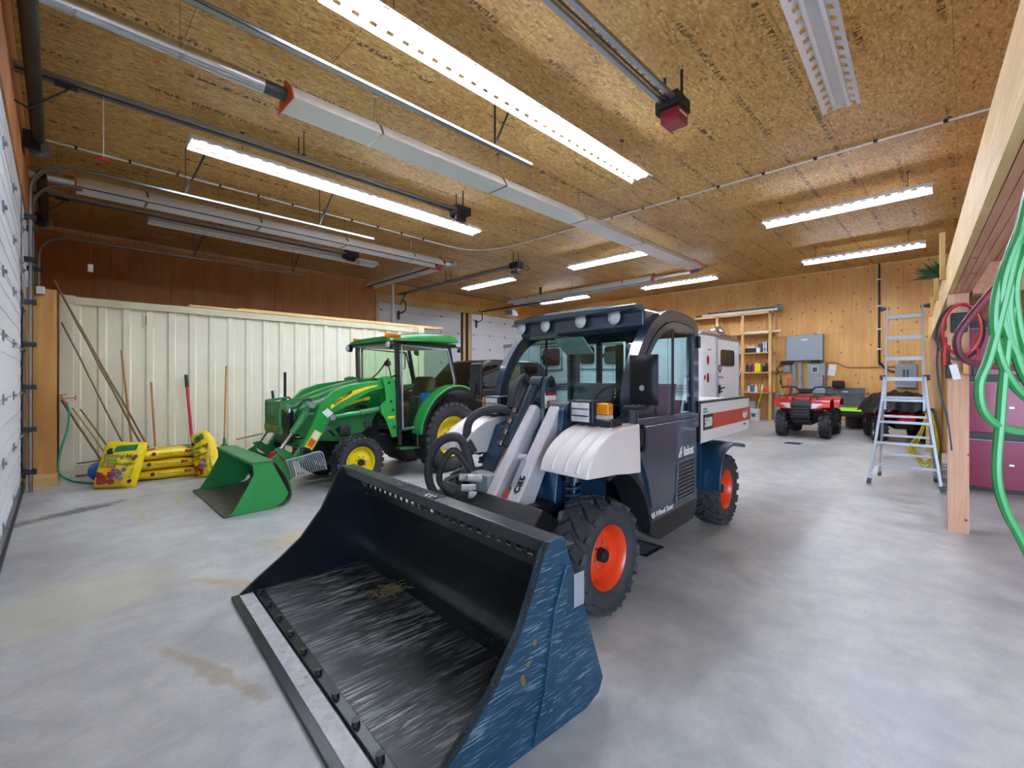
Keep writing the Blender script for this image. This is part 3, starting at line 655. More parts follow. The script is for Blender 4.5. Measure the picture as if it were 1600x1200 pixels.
# front dark structure between the fenders
MB().prism([(-.12, .42), (.45, .42), (.45, 1.02), (.3, 1.1), (.06, 1.05), (-.06, .8)], -.36, .42).build('front_frame', 'blue', tc, bev=.015)
for s in (-1, 1):
    # white fender: moulded hood over the wheel
    arc = spl2([(-.30, .86), (-.275, .925), (-.21, .995), (-.11, 1.055), (.0, 1.095), (.14, 1.115), (.34, 1.12)], 4)
    pr = arc + [(.36, .80), (.2, .815), (.05, .835), (-.1, .845)]
    f = MB().prism(pr, s * .40, s * (.765 if s < 0 else .70)).build('fender', 'ivory', tc, bev=.035, seg=3)
    for y in (.50, .60, .69):
        MB().tube([(x, s * y, z - .007) for x, z in arc[2:]], .0115, 8).build('ridge', 'ivory', f)
    # wheel-arch lip and liner
    o = spl2([(-.02, .835), (.1, .855), (.26, .83), (.40, .74), (.52, .6), (.6, .4)], 4)
    MB().ring(o, inset(o, .035), s * .52, s * .735, 'y', False).build('arch_lip', 'plastic', tc)
    MB().b2((.0, s * .40, .40), (.5, s * .37, .86)).build('arch_liner', 'blue', tc)
    # coil-over shock
    sh = MB().cyl((-.02, s * .455, .40), (.0, s * .455, .82), .028, n=12).cyl((0, s * .455, .76), (0, s * .455, .79), .062, n=18).cyl((-.02, s * .455, .5), (-.02, s * .455, .52), .06, n=18).build('shock_absorber', 'dsteel', tc)
    MB().tube([(-.01 + .052 * math.cos(a), s * .455 + .052 * math.sin(a), .51 + .25 * a / (2 * PI * 5.5)) for a in [i * PI / 8 for i in range(89)]], .0105, 6).build('coil_spring', 'blue', sh)
    # lamp block on the fender
    y0 = s * .46
    hb = MB().b2((.07, y0 - .1, 1.12), (.2, y0 + .1, 1.275)).build('headlight', 'plastic', tc, bev=.012)
    MB().grid(lambda u, v: (.066 - .02 * (1 - (2 * u - 1) ** 2) * (1 - (2 * v - 1) ** 2), y0 - .075 + .15 * u, 1.135 + .125 * v), 8, 8).build('lens', 'lens', hb)
    g = MB()
    for z in (1.175, 1.22): g.b2((.04, y0 - .08, z - .003), (.048, y0 + .08, z + .003))
    g.build('guard', 'plastic', hb)
    y1 = y0 + s * .135 if s < 0 else y0 + .13
    MB().b2((.12, y1 - .055, 1.18), (.19, y1 + .055, 1.26)).build('turn_signal', 'amber', tc, bev=.012)
    MB().b2((.115, y1 - .05, 1.155), (.19, y1 + .05, 1.182)).build('marker_lens', 'lens', tc)
    MB().b2((.08, s * .44, 1.10), (.22, s * .70, 1.155)).build('lamp_bracket', 'plastic', tc, bev=.01)
# cab sides: lower panel, door, arched frame
OUT = [(.325, .80), (.325, 1.30)] + spl2([(.325, 1.30), (.375, 1.46), (.47, 1.62), (.62, 1.78), (.8, 1.89), (1.0, 1.945), (1.25, 1.95), (1.48, 1.925), (1.57, 1.87), (1.6, 1.78)], 4) + [(1.6, 1.0)]
for s in (-1, 1):
    a, b = s * .70, s * .62
    MB().ring(OUT, inset(OUT, .085), a, b, 'y', False).build('cab_frame', 'navy', tc, bev=.014)
    MB().prism([(.325, 1.03), (.325, .85), (.42, .8), (.52, .68), (.6, .5), (.66, .36), (.82, .31), (1.55, .31), (1.6, .36), (1.6, 1.03)], s * .685, s * .63).build('side_panel', 'navy', tc, bev=.008)
    MB().prism([(.66, .30), (.82, .22), (1.5, .22), (1.58, .30), (1.58, .38), (.66, .38)], s * .69, s * .58).build('side_step', 'black', tc, bev=.008)
    IN = inset(OUT, .095)
    dr = [(.425, .9), (.50, .83), (.58, .7), (.645, .5), (.69, .485), (1.02, .485), (1.06, .52), (1.09, .74), (1.18, .86), (1.50, 1.02), (1.505, 1.085), (.425, 1.085)]
    d = MB().prism(dr, s * .708, s * .668).build('door', 'navy', tc, bev=.009)
    rim = [p for p in IN if p[1] > 1.07] + [(1.505, 1.09)]; rim = [(rim[0][0], 1.09)] + rim[1:]
    MB().ring(rim, inset(rim, .05, True), s * .704, s * .67).build('window_frame', 'navy', d, bev=.006)
    MB().prism(inset(rim, .045, True), s * .684, s * .680).build('window_glass', 'glass_c', d, smooth=0)
    MB().b2((1.055, s * .69, 1.09), (1.08, s * .678, 1.92)).build('window_bar', 'dsteel', d)
    MB().tube([(.455, s * .715, .93), (.445, s * .75, .96), (.45, s * .752, 1.06), (.465, s * .715, 1.095)], .017, 8, smooth=4).build('handle', 'plastic', d)
    MB().b2((.435, s * .7085, .94), (.485, s * .712, 1.08)).build('handle_cup', 'plastic', d, bev=.01)
    for z in (1.12, 1.68): MB().cyl((1.56, s * .715, z), (1.56, s * .715, z + .1), .016, n=10).parts('hinge', 'plastic', d)
    # engine grille: louvre slats in a recess
    g = MB().ring([(1.10, .43), (1.52, .43), (1.52, .76), (1.14, .76)], [(1.125, .45), (1.50, .45), (1.50, .74), (1.16, .74)], s * .685, s * .70).build('grille_frame', 'navy', tc, bev=.005)
    for i in range(9): MB().bar((1.13, s * .69, .47 + i * .0305), (1.495, s * .69, .47 + i * .0305), .014, .012).build('louvre', 'navy', g)
    MB().b2((1.12, s * .688, .445), (1.505, s * .684, .745)).build('mesh', 'black', g)
text('All-Wheel Steer', .062, 'white', tc, (.655, -.692, .405), (R(90), 0, 0), 'lettering')
text('Bobcat', .10, 'white', tc, (1.28, -.689, .785), (R(90), 0, 0), 'lettering', bold=.004, xs=.78)
hd = [(0, 0), (.03, .022), (.06, .0), (.085, .05), (.08, .1), (.1, .15), (.065, .125), (.03, .12), (-.005, .15), (-.005, .1), (-.025, .05)]
em = MB().prism([(x * .78 + 1.185, z * .78 + .775) for x, z in hd], -.6865, -.689)
em = em.build('cat_emblem', 'white', tc, smooth=0)
m = MB()
for x, z in ((1.199, .836), (1.231, .836)): m.prism([(x - .01, z + .006), (x + .01, z), (x + .003, z - .006)], -.689, -.6905)
m.prism([(1.206, .795), (1.226, .795), (1.216, .807)], -.689, -.6905); m.parts('cat_face', 'navy', em, smooth=0)
# roof, visor, work lamps
def roof(u, v):
    x = .5 + 1.12 * u; y = (v - .5) * 1.38
    e = 1 - abs(2 * v - 1) ** 5
    return (x - .035 * abs(2 * v - 1) ** 3 * -1, y, 1.925 + .055 * e * math.sin(PI * min(1, .15 + u * .8)) ** .5 - .03 * (1 - e) - .012 * (u > .95))
MB().grid(roof, 16, 16, .035).build('roof', 'navy', tc)
MB().prism([(.5, 1.945), (.62, 1.95), (.70, 1.80), (.66, 1.77), (.605, 1.80), (.60, 1.90), (.5, 1.905)], -.655, .62).build('visor', 'navy', tc, bev=.01)
for y in (.58, .28, -.11, -.43):
    l = MB().cyl((.565, y, 1.875), (.60, y, 1.875), .058, n=24).cyl((.6, y, 1.875), (.64, y, 1.875), .05, .03, n=24).cyl((.6, y, 1.92), (.6, y, 1.945), .01, n=8).build('work_lamp', 'plastic', tc)
    MB().lathe([(-.018, .001), (-.016, .02), (-.01, .04), (0, .056)], (.565, y, 1.875), (1, 0, 0), 24).build('lens', 'lens', l)
MB().lathe([(0, .001), (0, .05), (.05, .06), (.09, .02)], (1.63, -.6, 1.86), (-1, 0, 0), 18).build('rear_lamp', 'plastic', tc)
# windshield
WS = spl2([(.36, 1.06), (.365, 1.3), (.41, 1.46), (.50, 1.62), (.62, 1.77)], 4)
MB().ring(WS, inset(WS, .006), -.63, .63, 'y', False).build('windshield', 'glass_c', tc)
MB().b2((.345, -.63, 1.0), (.40, .63, 1.075)).build('cowl', 'navy', tc, bev=.008)
MB().b2((1.52, .02, 1.02), (1.56, .64, 1.08)).b2((1.52, -.64, 1.02), (1.56, .02, 1.08)).b2((1.53, -.64, 1.78), (1.56, .64, 1.93)).b2((1.53, -.64, .6), (1.56, .64, 1.05)).b2((1.53, .3, 1.05), (1.56, .36, 1.8)).b2((1.52, -.1, 1.05), (1.56, -.0, 1.8)).build('rear_frame', 'black', tc)
MB().b2((1.535, -.63, 1.08), (1.54, .63, 1.78)).build('rear_window', 'glass_c', tc)
# interior
for y in (-.3, .33):
    st = MB().prism([(.98, .72), (1.35, .72), (1.45, 1.0), (1.5, 1.3), (1.48, 1.38), (1.4, 1.36), (1.32, 1.05), (1.24, .88), (.98, .85)], y - .24, y + .24).build('seat', 'seat', tc, bev=.04, seg=3)
    MB().tube([(1.36, y - .245, 1.05), (1.45, y - .245, 1.36), (1.46, y + .245, 1.36), (1.37, y + .245, 1.05)], .014, 6).build('seat_piping', 'black', st)
    MB().b2((1.0, y + .25, .95), (1.35, y + .30, 1.02)).build('armrest', 'tan', st, bev=.012)
MB().prism([(.42, .8), (.62, .8), (.64, 1.08), (.58, 1.18), (.45, 1.14)], -.28, .1).build('dashboard', 'mint', tc, bev=.02)
MB().prism([(.42, .8), (.6, .8), (.6, 1.02), (.42, 1.05)], -.62, .62).build('dash_base', 'black', tc, bev=.02)
sw = MB().tube([(.72 + .07 * math.sin(a), -.3 + .17 * math.cos(a), 1.2 + .155 * math.sin(a)) for a in [i * PI / 12 for i in range(24)]], .013, 8, closed=True).build('steering_wheel', 'black', tc)
MB().cyl((.55, -.3, 1.05), (.72, -.3, 1.2), .02, n=10).cyl((.71, -.3, 1.2), (.725, -.3, 1.21), .05, n=16).bar((.72, -.46, 1.2), (.72, -.14, 1.2), .02, .01).build('column', 'black', sw)
MB().b2((1.495, .02, 1.1), (1.52, .1, 1.75)).build('seat_belt', 'black', tc)
MB().prism([(.62, 1.76), (.66, 1.755), (.82, 1.63), (.80, 1.63)], -.08, .22).build('sun_visor', 'mint', tc)
# mirror
mr = MB().tube([(.29, -.60, 1.13), (.29, -.70, 1.2), (.18, -.74, 1.235), (.2, -.86, 1.235), (.26, -.88, 1.28), (.26, -.86, 1.42)], .0125, 8, smooth=4).build('mirror_arm', 'black', tc)
MB().grid(lambda u, v: (.215 + .035 * (1 - (2 * u - 1) ** 4) * (1 - (2 * v - 1) ** 4) * -1, -.955 + .2 * u, 1.255 + .31 * v), 10, 12, .03).build('mirror_head', 'plastic', mr)
MB().cyl((.18, -.86, 1.36), (.24, -.86, 1.36), .018, n=12).build('mirror_knob', 'grey', mr)
ml = MB().tube([(.29, .60, 1.13), (.29, .70, 1.2), (.2, .84, 1.235), (.26, .88, 1.42)], .0125, 8, smooth=4).build('mirror_arm', 'black', tc)
MB().b2((.24, .80, 1.26), (.28, .97, 1.56)).build('mirror_head', 'plastic', ml, bev=.02)
# dump box
bed = MB(); 
for s in (-1, 1): bed.b2((1.64, s * .70, .845), (3.22, s * .655, 1.20))
bed.b2((1.66, -.655, .845), (3.2, .655, .88)); bed = bed.b2((3.18, -.70, .85), (3.22, .70, 1.19)).build('dump_box', 'white', tc, bev=.006)
MB().b2((1.62, -.7, .85), (1.66, .7, 1.22)).build('bulkhead', 'black', bed)
for s in (-1, 1):
    MB().b2((1.64, s * .705, 1.198), (3.22, s * .65, 1.218)).build('top_rail', 'black', bed)
    MB().b2((1.71, s * .7005, .955), (3.2195, s * .704, 1.095)).build('stripe', 'stripe', bed)
    MB().b2((1.71, s * .701, .955), (1.96, s * .7055, 1.095)).build('stripe_dark', 'black', bed)
    f = spl2([(1.86, .4), (1.88, .58), (2.0, .74), (2.25, .8), (2.5, .77), (2.68, .74)], 5)
    MB().ring(f, inset(f, .035), s * .54, s * .80, 'y', False).build('rear_fender', 'blue', tc, bev=.006)
    MB().b2((1.64, s * .62, .40), (1.72, s * .5, .84)).b2((1.78, s * .64, .38), (1.84, s * .5, .84)).b2((1.6, s * .62, .36), (1.9, s * .45, .42)).build('rear_frame', 'blue', tc)
text('5600', .115, 'white', bed, (1.735, -.707, .985), (R(90), 0, 0), bold=.004, xs=.85)
text('4x4', .11, 'white', bed, (2.93, -.7055, .99), (R(90), 0, 0), bold=.004, xs=1.05, shear=.15)
text('Bobcat', .03, 'dgrey', bed, (2.98, -.7015, .91), (R(90), 0, 0))
MB().b2((1.71, -.702, 1.11), (1.82, -.7045, 1.125)).b2((1.71, -.702, 1.135), (1.8, -.7045, 1.15)).parts('decal', 'teal', bed)
# lift tower, arms, cylinder, hoses
MB().prism([(-.02, .42), (.42, .42), (.42, .8), (.24, 1.24), (.14, 1.26), (.06, 1.2)], -.315, -.275).build('tower_plate', 'blue', tc, bev=.005)
MB().prism([(.02, .42), (.42, .42), (.42, .8), (.28, 1.24), (.18, 1.26), (.1, 1.2)], .10, .14).build('tower_plate', 'blue', tc, bev=.005)
MB().cyl((.13, -.33, 1.21), (.13, -.15, 1.21), .045, n=20).cyl((.13, -.335, 1.21), (.13, -.32, 1.21), .025, n=12).build('arm_pivot', 'dgrey', tc)
pp = MB().prism([(.10, .85), (.30, .85), (.27, 1.36), (.245, 1.425), (.2, 1.445), (.15, 1.42), (.125, 1.36)], -.09, -.05).build('center_plate', 'navy', tc, bev=.005)
MB().cyl((.2, -.105, 1.385), (.2, -.03, 1.385), .032, n=16).build('pin', 'dsteel', pp)
MB().b2((.125, -.092, 1.2), (.262, -.0905, 1.31)).build('safety_decal', 'white', pp); MB().b2((.15, -.0925, 1.225), (.25, -.092, 1.255)).build('warning_mark', 'orange2', pp)
MB().b2((.13, -.0925, 1.292), (.262, -.0915, 1.312)).build('warning_mark', 'red', pp)
for y, w_ in ((-.215, .10), (0.0, .09)):
    a = MB().bar((.13, y, 1.20), (-.40, y, .46), w_, .11, up=(-.8, 0, .55), w2=w_ * 1.15, h2=.19).build('lift_arm', 'silver', tc, bev=.02)
    if y < -.1:
        MB().bar((-.20, y - .02, .86), (-.31, y - .02, .705), .045, .002, up=(-.8, 0, .55)).build('decal', 'grey', a, loc=(-.064, 0, .037))
        dv = V((-.53, 0, -.74)).normalized(); up = V((-.81, 0, .58)).normalized()
        mt = Matrix((dv * -1, V((0, 0, 0)) - V((0, 1, 0)) * -1, up)).transposed()
        rot = Matrix((V((.582, 0, .813)), V((0, 1, 0)), V((-.813, 0, .582)))).transposed().to_euler()
        text('Bobcat', .1, 'black', a, tuple(V((-.36, y - .028, .512)) + up * .086), rot, bold=.003)
MB().cyl((-.1, -.2, .87), (-.1, 0, .87), .026, n=14).build('cross_pin', 'white', tc)
MB().bar((-.25, -.1, .66), (-.42, -.1, .42), .06, .06).build('lock_bar', 'orange2', tc)
cy = MB().cyl((.17, .065, 1.35), (-.11, .065, .92), .042, n=20).cyl((.2, -.02, 1.385), (.2, .1, 1.385), .05, n=16).build('tilt_cylinder', 'navy', tc)
MB().cyl((-.11, .065, .92), (-.25, .085, .73), .022, n=16).build('rod', 'chrome', cy)
MB().tube([(.12, .12, 1.33), (.0, .13, 1.16), (-.12, .13, .97)], .016, 8).tube([(.16, .15, 1.34), (.03, .16, 1.16), (-.09, .16, .98)], .016, 8).parts('hydraulic_line', 'rubber', cy)
for k in range(4): MB().cyl((.02 - .05 * k, .128, 1.19 - .075 * k), (.0 - .05 * k, .128, 1.16 - .075 * k), .022, n=10).build('fitting', 'steel', cy)
bk = MB().b2((-.34, .05, .58), (-.22, .26, .76)).build('coupler_block', 'grey', tc, bev=.015)
for p in ((-.36, .1, .74), (-.36, .17, .66), (-.35, .1, .62), (-.34, .22, .72)): MB().cyl(p, (p[0] - .09, p[1] + .05, p[2] + .01), .03, .024, n=12).build('coupling', 'worn', bk)
hz = MB()
hz.tube([(.25, .2, 1.36), (.2, .22, 1.42), (.1, .22, 1.36), (.04, .22, 1.2)], .022, 8, smooth=5)
hz.tube([(.22, .16, 1.38), (.18, .18, 1.44), (.09, .18, 1.36), (.02, .18, 1.2)], .02, 8, smooth=5)
hz.tube([(.06, .2, 1.16), (-.05, .3, 1.19), (-.18, .42, 1.12), (-.22, .44, .98), (-.2, .38, .86)], .034, 8, smooth=5)
hz.tube([(-.3, .28, .75), (-.36, .34, .98), (-.45, .48, .96), (-.5, .56, .8), (-.5, .52, .62), (-.48, .3, .5), (-.46, .1, .44)], .034, 8, smooth=6)
hz.tube([(-.3, .24, .72), (-.4, .36, .9), (-.46, .44, .8), (-.46, .46, .66), (-.4, .28, .58)], .026, 8, smooth=6)
hz.parts('hydraulic_hose', 'rubber', tc)
MB().prism([(-.5, .3), (-.3, .25), (-.2, .55), (-.38, .66), (-.5, .55)], -.5, .5).build('quick_hitch', 'black', tc, bev=.01)
# ---- bucket (own frame: x to the rear, right side at y=-2.1)
bo = Vector((.80 - 2.31, 3.315 - 2.252, 0)); bo.rotate(Euler((0, 0, R(-3.5))))
prof = [(0, .0), (.60, .03)] + spl2([(.80, .03), (.90, .045), (.965, .1), (.985, .19), (.965, .3), (.905, .46), (.872, .585)], 4)
inner = inset(prof, -.012)
bk = MB().ring(prof, inset(prof, .014), -2.09, -.01, 'y', False).build('bucket', 'bkt', tc, bo, (0, 0, R(-6.8)))
side = [(0, 0), (.126, .098), (.27, .2), (.405, .31), (.54, .48), (.61, .62), (.66, .735), (.69, .772), (.79, .772), (.815, .70), (.93, .42), (1.05, .085), (1.02, .03), (.93, .0), (.6, .0)]
for y in (-2.108, -.012): MB().prism(side, y, y + .02).build('side_plate', 'bktb' if y < -1 else 'dark', bk, bev=.003)
MB().prism([(.60, .02), (.7, .09), (.79, .5), (.79, .66), (.72, .5), (.66, .2)], -2.124, -2.108).build('side_rib', 'bktb', bk, bev=.003)
e0 = [(0, 0), (.126, .098), (.27, .2), (.405, .31), (.54, .48), (.61, .62), (.66, .735), (.69, .772)]
MB().ring(e0, inset(e0, .012), -2.112, -2.084, 'y', False).ring(e0, inset(e0, .012), -.015, .012, 'y', False).parts('edge_bead', 'bkt', bk)
MB().prism([(.165, -2.085), (.165, -.015), (.88, -.015), (.88, -2.085)], .024, .034, 'z').build('floor_plate', 'bktf', bk)
MB().b2((-.012, -2.115, .0), (.16, .015, .022)).build('cutting_edge', 'bkt', bk, bev=.003)
MB().b2((.03, -2.1, .0215), (.105, 0, .025)).build('worn_strip', 'worn', bk)
MB().b2((.115, -2.09, .02), (.165, -.01, .036)).build('edge_bar', 'bkt', bk, bev=.004)
for i in range(10): MB().cyl((.135, -.08 - i * .215, .034), (.135, -.08 - i * .215, .056), .019, .017, n=8).build('bolt', 'black', bk)
MB().b2((.69, -2.09, .715), (.79, -.01, .772)).build('top_rail', 'bkt', bk, bev=.006)
for s in (-2.0, -1.0): pass
MB().b2((.862, -2.09, .555), (.878, -.01, .60)).build('back_strip', 'bkt', bk)
for i in range(26): MB().b2((.864, -.085 - i * .078, .595), (.874, -.055 - i * .078, .712)).build('step_bar', 'bkt', bk)
MB().b2((.785, -2.09, .708), (.878, -.01, .72)).build('step_plate', 'bkt', bk)
g = MB()
for i in range(13):
    y = -.80 - i * .035
    g.bar((.70, y, .774), (.78, y - .035, .774), .006, .005); g.bar((.78, y, .774), (.70, y - .035, .774), .006, .005)
g.build('tread_grip', 'black', bk, kind='stuff')
MB().b2((.705, -1.22, .7725), (.745, -1.14, .774)).build('decal', 'white', bk)
MB().b2((.93, -1.5, .42), (1.0, -1.42, .58)).b2((.93, -.7, .42), (1.0, -.62, .58)).parts('hitch_lug', 'black', bk)
MB().b2((.85, -2.1095, .46), (.915, -2.1085, .60)).build('decal', 'grey', bk)
m = MB()
for x, z in ((.61, .395), (.575, .325), (.545, .285), (.55, .265), (.72, .45)): m.b2((x, -2.1095, z), (x + .02, -2.1085, z + .022))
m.parts('paint_chip', 'tan', bk)
# the machine stands slightly racked: slide each part rearwards towards its far side
def rack(o, mat, k):
    m = mat @ o.matrix_basis
    if o.type == 'MESH':
        mi = m.inverted()
        for v in o.data.vertices:
            p = m @ v.co; p.x += k * (p.y + .70); v.co = mi @ p
    for c in o.children: rack(c, m, k)
for c in tc.children:
    if not c.name.startswith('bucket'): rack(c, Matrix.Identity(4), .12)
# ---- straw in the bucket
st = MB()
for i in range(150):
    a = random.uniform(0, 2 * PI); r = abs(random.gauss(0, .055)); c = V((r * math.cos(a), r * math.sin(a), abs(random.gauss(.012, .012)) + .006)); t = random.uniform(0, 2 * PI); L = random.uniform(.03, .09)
    d = V((math.cos(t) * L, math.sin(t) * L, random.uniform(-.003, .03))); q = c + d / 2; st.tube([c - d / 2 + V((0, 0, .012)), c + V((random.uniform(-.01, .01), 0, .02)), q + V((0, 0, .012))], .0016, 4)
o = st.build('straw_clump', 'straw', None, (1.50, 2.60, .036), kind='stuff'); tag(o, 'small clump of dry pine straw lying inside the black loader bucket', 'straw')
# ================================================================ GREEN TRACTOR
tr = thing('tractor', 'green compact tractor with cab, yellow wheels and front loader', 'tractor', (2.72, 6.2, 0), 4)
for x, y, rr, w_, rim, nl in ((0, -.58, .335, .26, .2, 26), (0, .58, .335, .26, .2, 26), (1.53, -.57, .53, .40, .30, 30), (1.53, .57, .53, .40, .30, 30)):
    wheel(tr, 'wheel', (x, y, rr), rr, w_, rim, 'yellow', 1 if y > 0 else -1, 'turf', nl, .03 if x == 0 else .09, nuts=8, lug_h=.016)
MB().b2((-.55, -.25, .36), (1.7, .25, .62)).b2((-.35, -.26, .6), (.5, .26, .95)).build('chassis', 'black', tr, bev=.02)
MB().cyl((0, -.5, .335), (0, .5, .335), .055).cyl((1.53, -.45, .53), (1.53, .45, .53), .08).parts('axle', 'dgreen', tr)
for p, d in (((-.05, -.3, .72), (.16, .08, .14)), ((.15, -.3, .6), (.14, .1, .12)), ((.3, -.31, .78), (.12, .06, .1))): MB().box(p, d).build('engine_part', 'dgrey', tr, bev=.02)
# hood
def hd(u, v):
    x = -.80 + 1.36 * u; a = PI * (v - .5) ; w_ = .24 + .07 * min(1, u * 1.6); zt = 1.04 + .37 * (1 - (1 - u) ** 1.7); zb = .88 + .1 * u
    sy = math.copysign(abs(math.sin(a)) ** .55, math.sin(a)); cz = max(0, math.cos(a)) ** .6
    ridge = .015 * math.cos(3 * a) if abs(a) < 1.4 else 0
    return (x - .07 * (1 - cz) * (1 - u) * -1, w_ * sy, zb + (zt - zb) * cz + ridge * min(1, u * 4))
MB().grid(hd, 20, 22, .02).build('hood', 'green', tr)
for s in (-1, 1):
    MB().prism([(-.66, .95), (.5, 1.1), (.5, 1.0), (.3, .72), (.05, .56), (-.3, .6), (-.55, .64), (-.7, .75)], s * .27, s * .30).build('side_panel', 'dgreen' if s < 0 else 'green', tr, bev=.01)
    MB().prism([(-.28, .74), (-.24, .74), (-.17, .66), (-.21, .66)], s * .30, s * .305).prism([(-.19, .76), (-.15, .76), (-.08, .68), (-.12, .68)], s * .30, s * .305).parts('vent', 'black', tr)
    MB().ball((.2, s * .29, 1.02), .09, (1.6, .3, .5)).build('reservoir', 'black', tr)
    MB().b2((-.765, s * .20 - .06, .99), (-.735, s * .20 + .06, 1.05)).build('headlight', 'lens', tr, bev=.015)
MB().b2((-.76, -.25, .62), (-.70, .25, 1.03)).build('radiator', 'black', tr, bev=.01)
# mesh guard in front of the radiator
gd = MB().ring([(-.28, .76), (.28, .76), (.28, 1.14), (-.28, 1.14)], [(-.25, .79), (.25, .79), (.25, 1.11), (-.25, 1.11)], -.88, -.855, 'x').b2((-.88, -.28, .74), (-.84, .28, .82)).b2((-.88, -.26, .95), (-.86, .26, .97)).build('guard_frame', 'dgreen', tr)
m = MB()
for i in range(-16, 20):
    for s in (-1, 1):
        y0 = i * .032; y1 = y0 + s * .30; z0, z1 = .80, 1.11
        a = (max(-.25, min(.25, y0))); t0 = (a - y0) / (y1 - y0); b = max(-.25, min(.25, y1)); t1 = (b - y0) / (y1 - y0)
        if 0 <= t0 < t1 <= 1: m.bar((-.868, a, z0 + (z1 - z0) * t0), (-.868, b, z0 + (z1 - z0) * t1), .006, .005)
m.build('guard_mesh', 'dgreen', gd, kind='stuff')
MB().b2((-.89, -.27, .78), (-.875, .27, .84)).build('dusty_bar', 'ygreen', gd)
MB().bar((-.86, -.28, 1.13), (-.6, -.28, 1.16), .03, .03).bar((-.86, .28, 1.13), (-.6, .28, 1.16), .03, .03).parts('guard_stay', 'dgreen', gd)
MB().cyl((-.62, .3, 1.12), (-.62, .3, 1.5), .018, n=10).build('exhaust_stub', 'black', tr)
# loader: masts, arms, cylinders
top = [(.47, 1.40), (.2, 1.375), (-.1, 1.335), (-.32, 1.255), (-.46, 1.11), (-.51, 1.02), (-.71, .62), (-.83, .46)]
low = [(-.72, .42), (-.62, .5), (-.49, .69), (-.38, .87), (-.30, .985), (-.16, 1.06), (0, 1.14), (.2, 1.245), (.47, 1.29)]
for s in (-1, 1):
    a = MB().prism(top + low, s * .49, s * .57).build('loader_arm', 'green', tr, bev=.008)
    o = s * .571; f = s * .5745
    MB().prism([(-.36, 1.075), (-.24, 1.175), (-.05, 1.26), (.12, 1.305), (.3, 1.33), (.3, 1.315), (.12, 1.265), (-.05, 1.2), (-.24, 1.11), (-.355, 1.035)], o, f).build('stripe', 'yellow', a)
    MB().prism([(-.56, .80), (-.47, .745), (-.60, .555), (-.69, .61)], o, f).build('warning_decal', 'yellow', a)
    MB().prism([(-.555, .785), (-.49, .745), (-.54, .665), (-.605, .705)], f, f + s * .001).build('decal_panel', 'white', a)
    MB().prism([(-.61, .70), (-.545, .655), (-.595, .58), (-.655, .62)], f, f + s * .001).build('decal_mark', 'orange2', a)
    MB().prism([(-.47, 1.0), (-.40, 1.05), (-.33, .985), (-.40, .93)], o, f).build('star_decal', 'white', a)
    MB().cyl((-.66, s * .46, .53), (-.66, s * .60, .53), .05, n=18).parts('pin_boss', 'black', a)
    mp = MB().prism([(.36, 1.42), (.44, 1.45), (.55, 1.42), (.60, 1.2), (.60, .95), (.66, .70), (.62, .60), (.52, .6), (.42, .85), (.34, .95), (.34, 1.05), (.42, 1.12), (.40, 1.3)], s * .575, s * .60).prism([(.36, 1.42), (.44, 1.45), (.55, 1.42), (.60, 1.2), (.60, .95), (.42, .9), (.40, 1.3)], s * .46, s * .485).build('mast', 'green', tr, bev=.004)
    for x, z in ((.47, 1.36), (.5, 1.1), (.53, .98), (.55, .74)): MB().cyl((x, s * .60, z), (x, s * .608, z), .018, n=12).build('bolt', 'black', mp)
    MB().b2((.45, s * .601, .86), (.56, s * .603, .9)).build('decal', 'yellow', mp)
    bc = MB().cyl((.06, s * .53, .965), (.40, s * .53, 1.0), .04, n=16).build('boom_cylinder', 'dgreen', tr)
    MB().cyl((-.34, s * .53, .93), (.06, s * .53, .965), .032, n=14).build('cylinder_barrel', 'green', bc); MB().cyl((-.34, s * .6, .93), (-.34, s * .46, .93), .035, n=14).build('pin', 'grey', bc)
    tcyl = MB().cyl((-.55, s * .43, 1.08), (-.78, s * .43, .76), .045, n=16).build('tilt_cylinder', 'dgreen', tr)
    MB().cyl((-.78, s * .43, .76), (-.93, s * .43, .55), .022, n=12).build('rod', 'chrome', tcyl)
    MB().cyl((-.56, s * .38, 1.09), (-.56, s * .5, 1.09), .04, n=14).build('pin', 'grey', tcyl)
    MB().prism([(-.98, .58), (-.90, .6), (-.74, .48), (-.80, .4), (-.92, .5)], s * .40, s * .47).build('link', 'dgreen', tr)
    MB().prism([(-1.10, .36), (-1.02, .50), (-.95, .54), (-.92, .46), (-.80, .40), (-.76, .26), (-.90, .16), (-1.0, .15)], s * .42, s * .48).build('bucket_carrier', 'dgreen', tr)
    MB().tube([(-.5, s * .38, 1.05), (-.55, s * .36, 1.16), (-.66, s * .36, 1.1), (-.74, s * .38, .9)], .012, 6, smooth=4).build('hydraulic_hose', 'black', tr)
    for k in range(3): MB().cyl((-.28 - .0 * k, s * (.30 + .035 * k) , .80), (-.66, s * (.30 + .035 * k), .48), .008, n=6).build('hydraulic_pipe', 'grey', tr)
MB().cyl((-.62, -.5, .6), (-.62, .5, .6), .065, n=18).build('cross_tube', 'dgreen', tr)
text('JOHN DEERE', .05, 'black', tr, (-.31, -.5765, 1.085), (R(90), R(-31), 0), bold=.001)
MB().prism([(-.18, .98), (0, 1.08), (.2, 1.14), (.33, 1.165), (.33, 1.12), (.2, 1.105), (0, 1.05)], -.305, -.31).build('stripe', 'yellow', tr)
text('3720', .04, 'dgreen', tr, (.17, -.311, 1.105), (R(90), R(-12), 0))
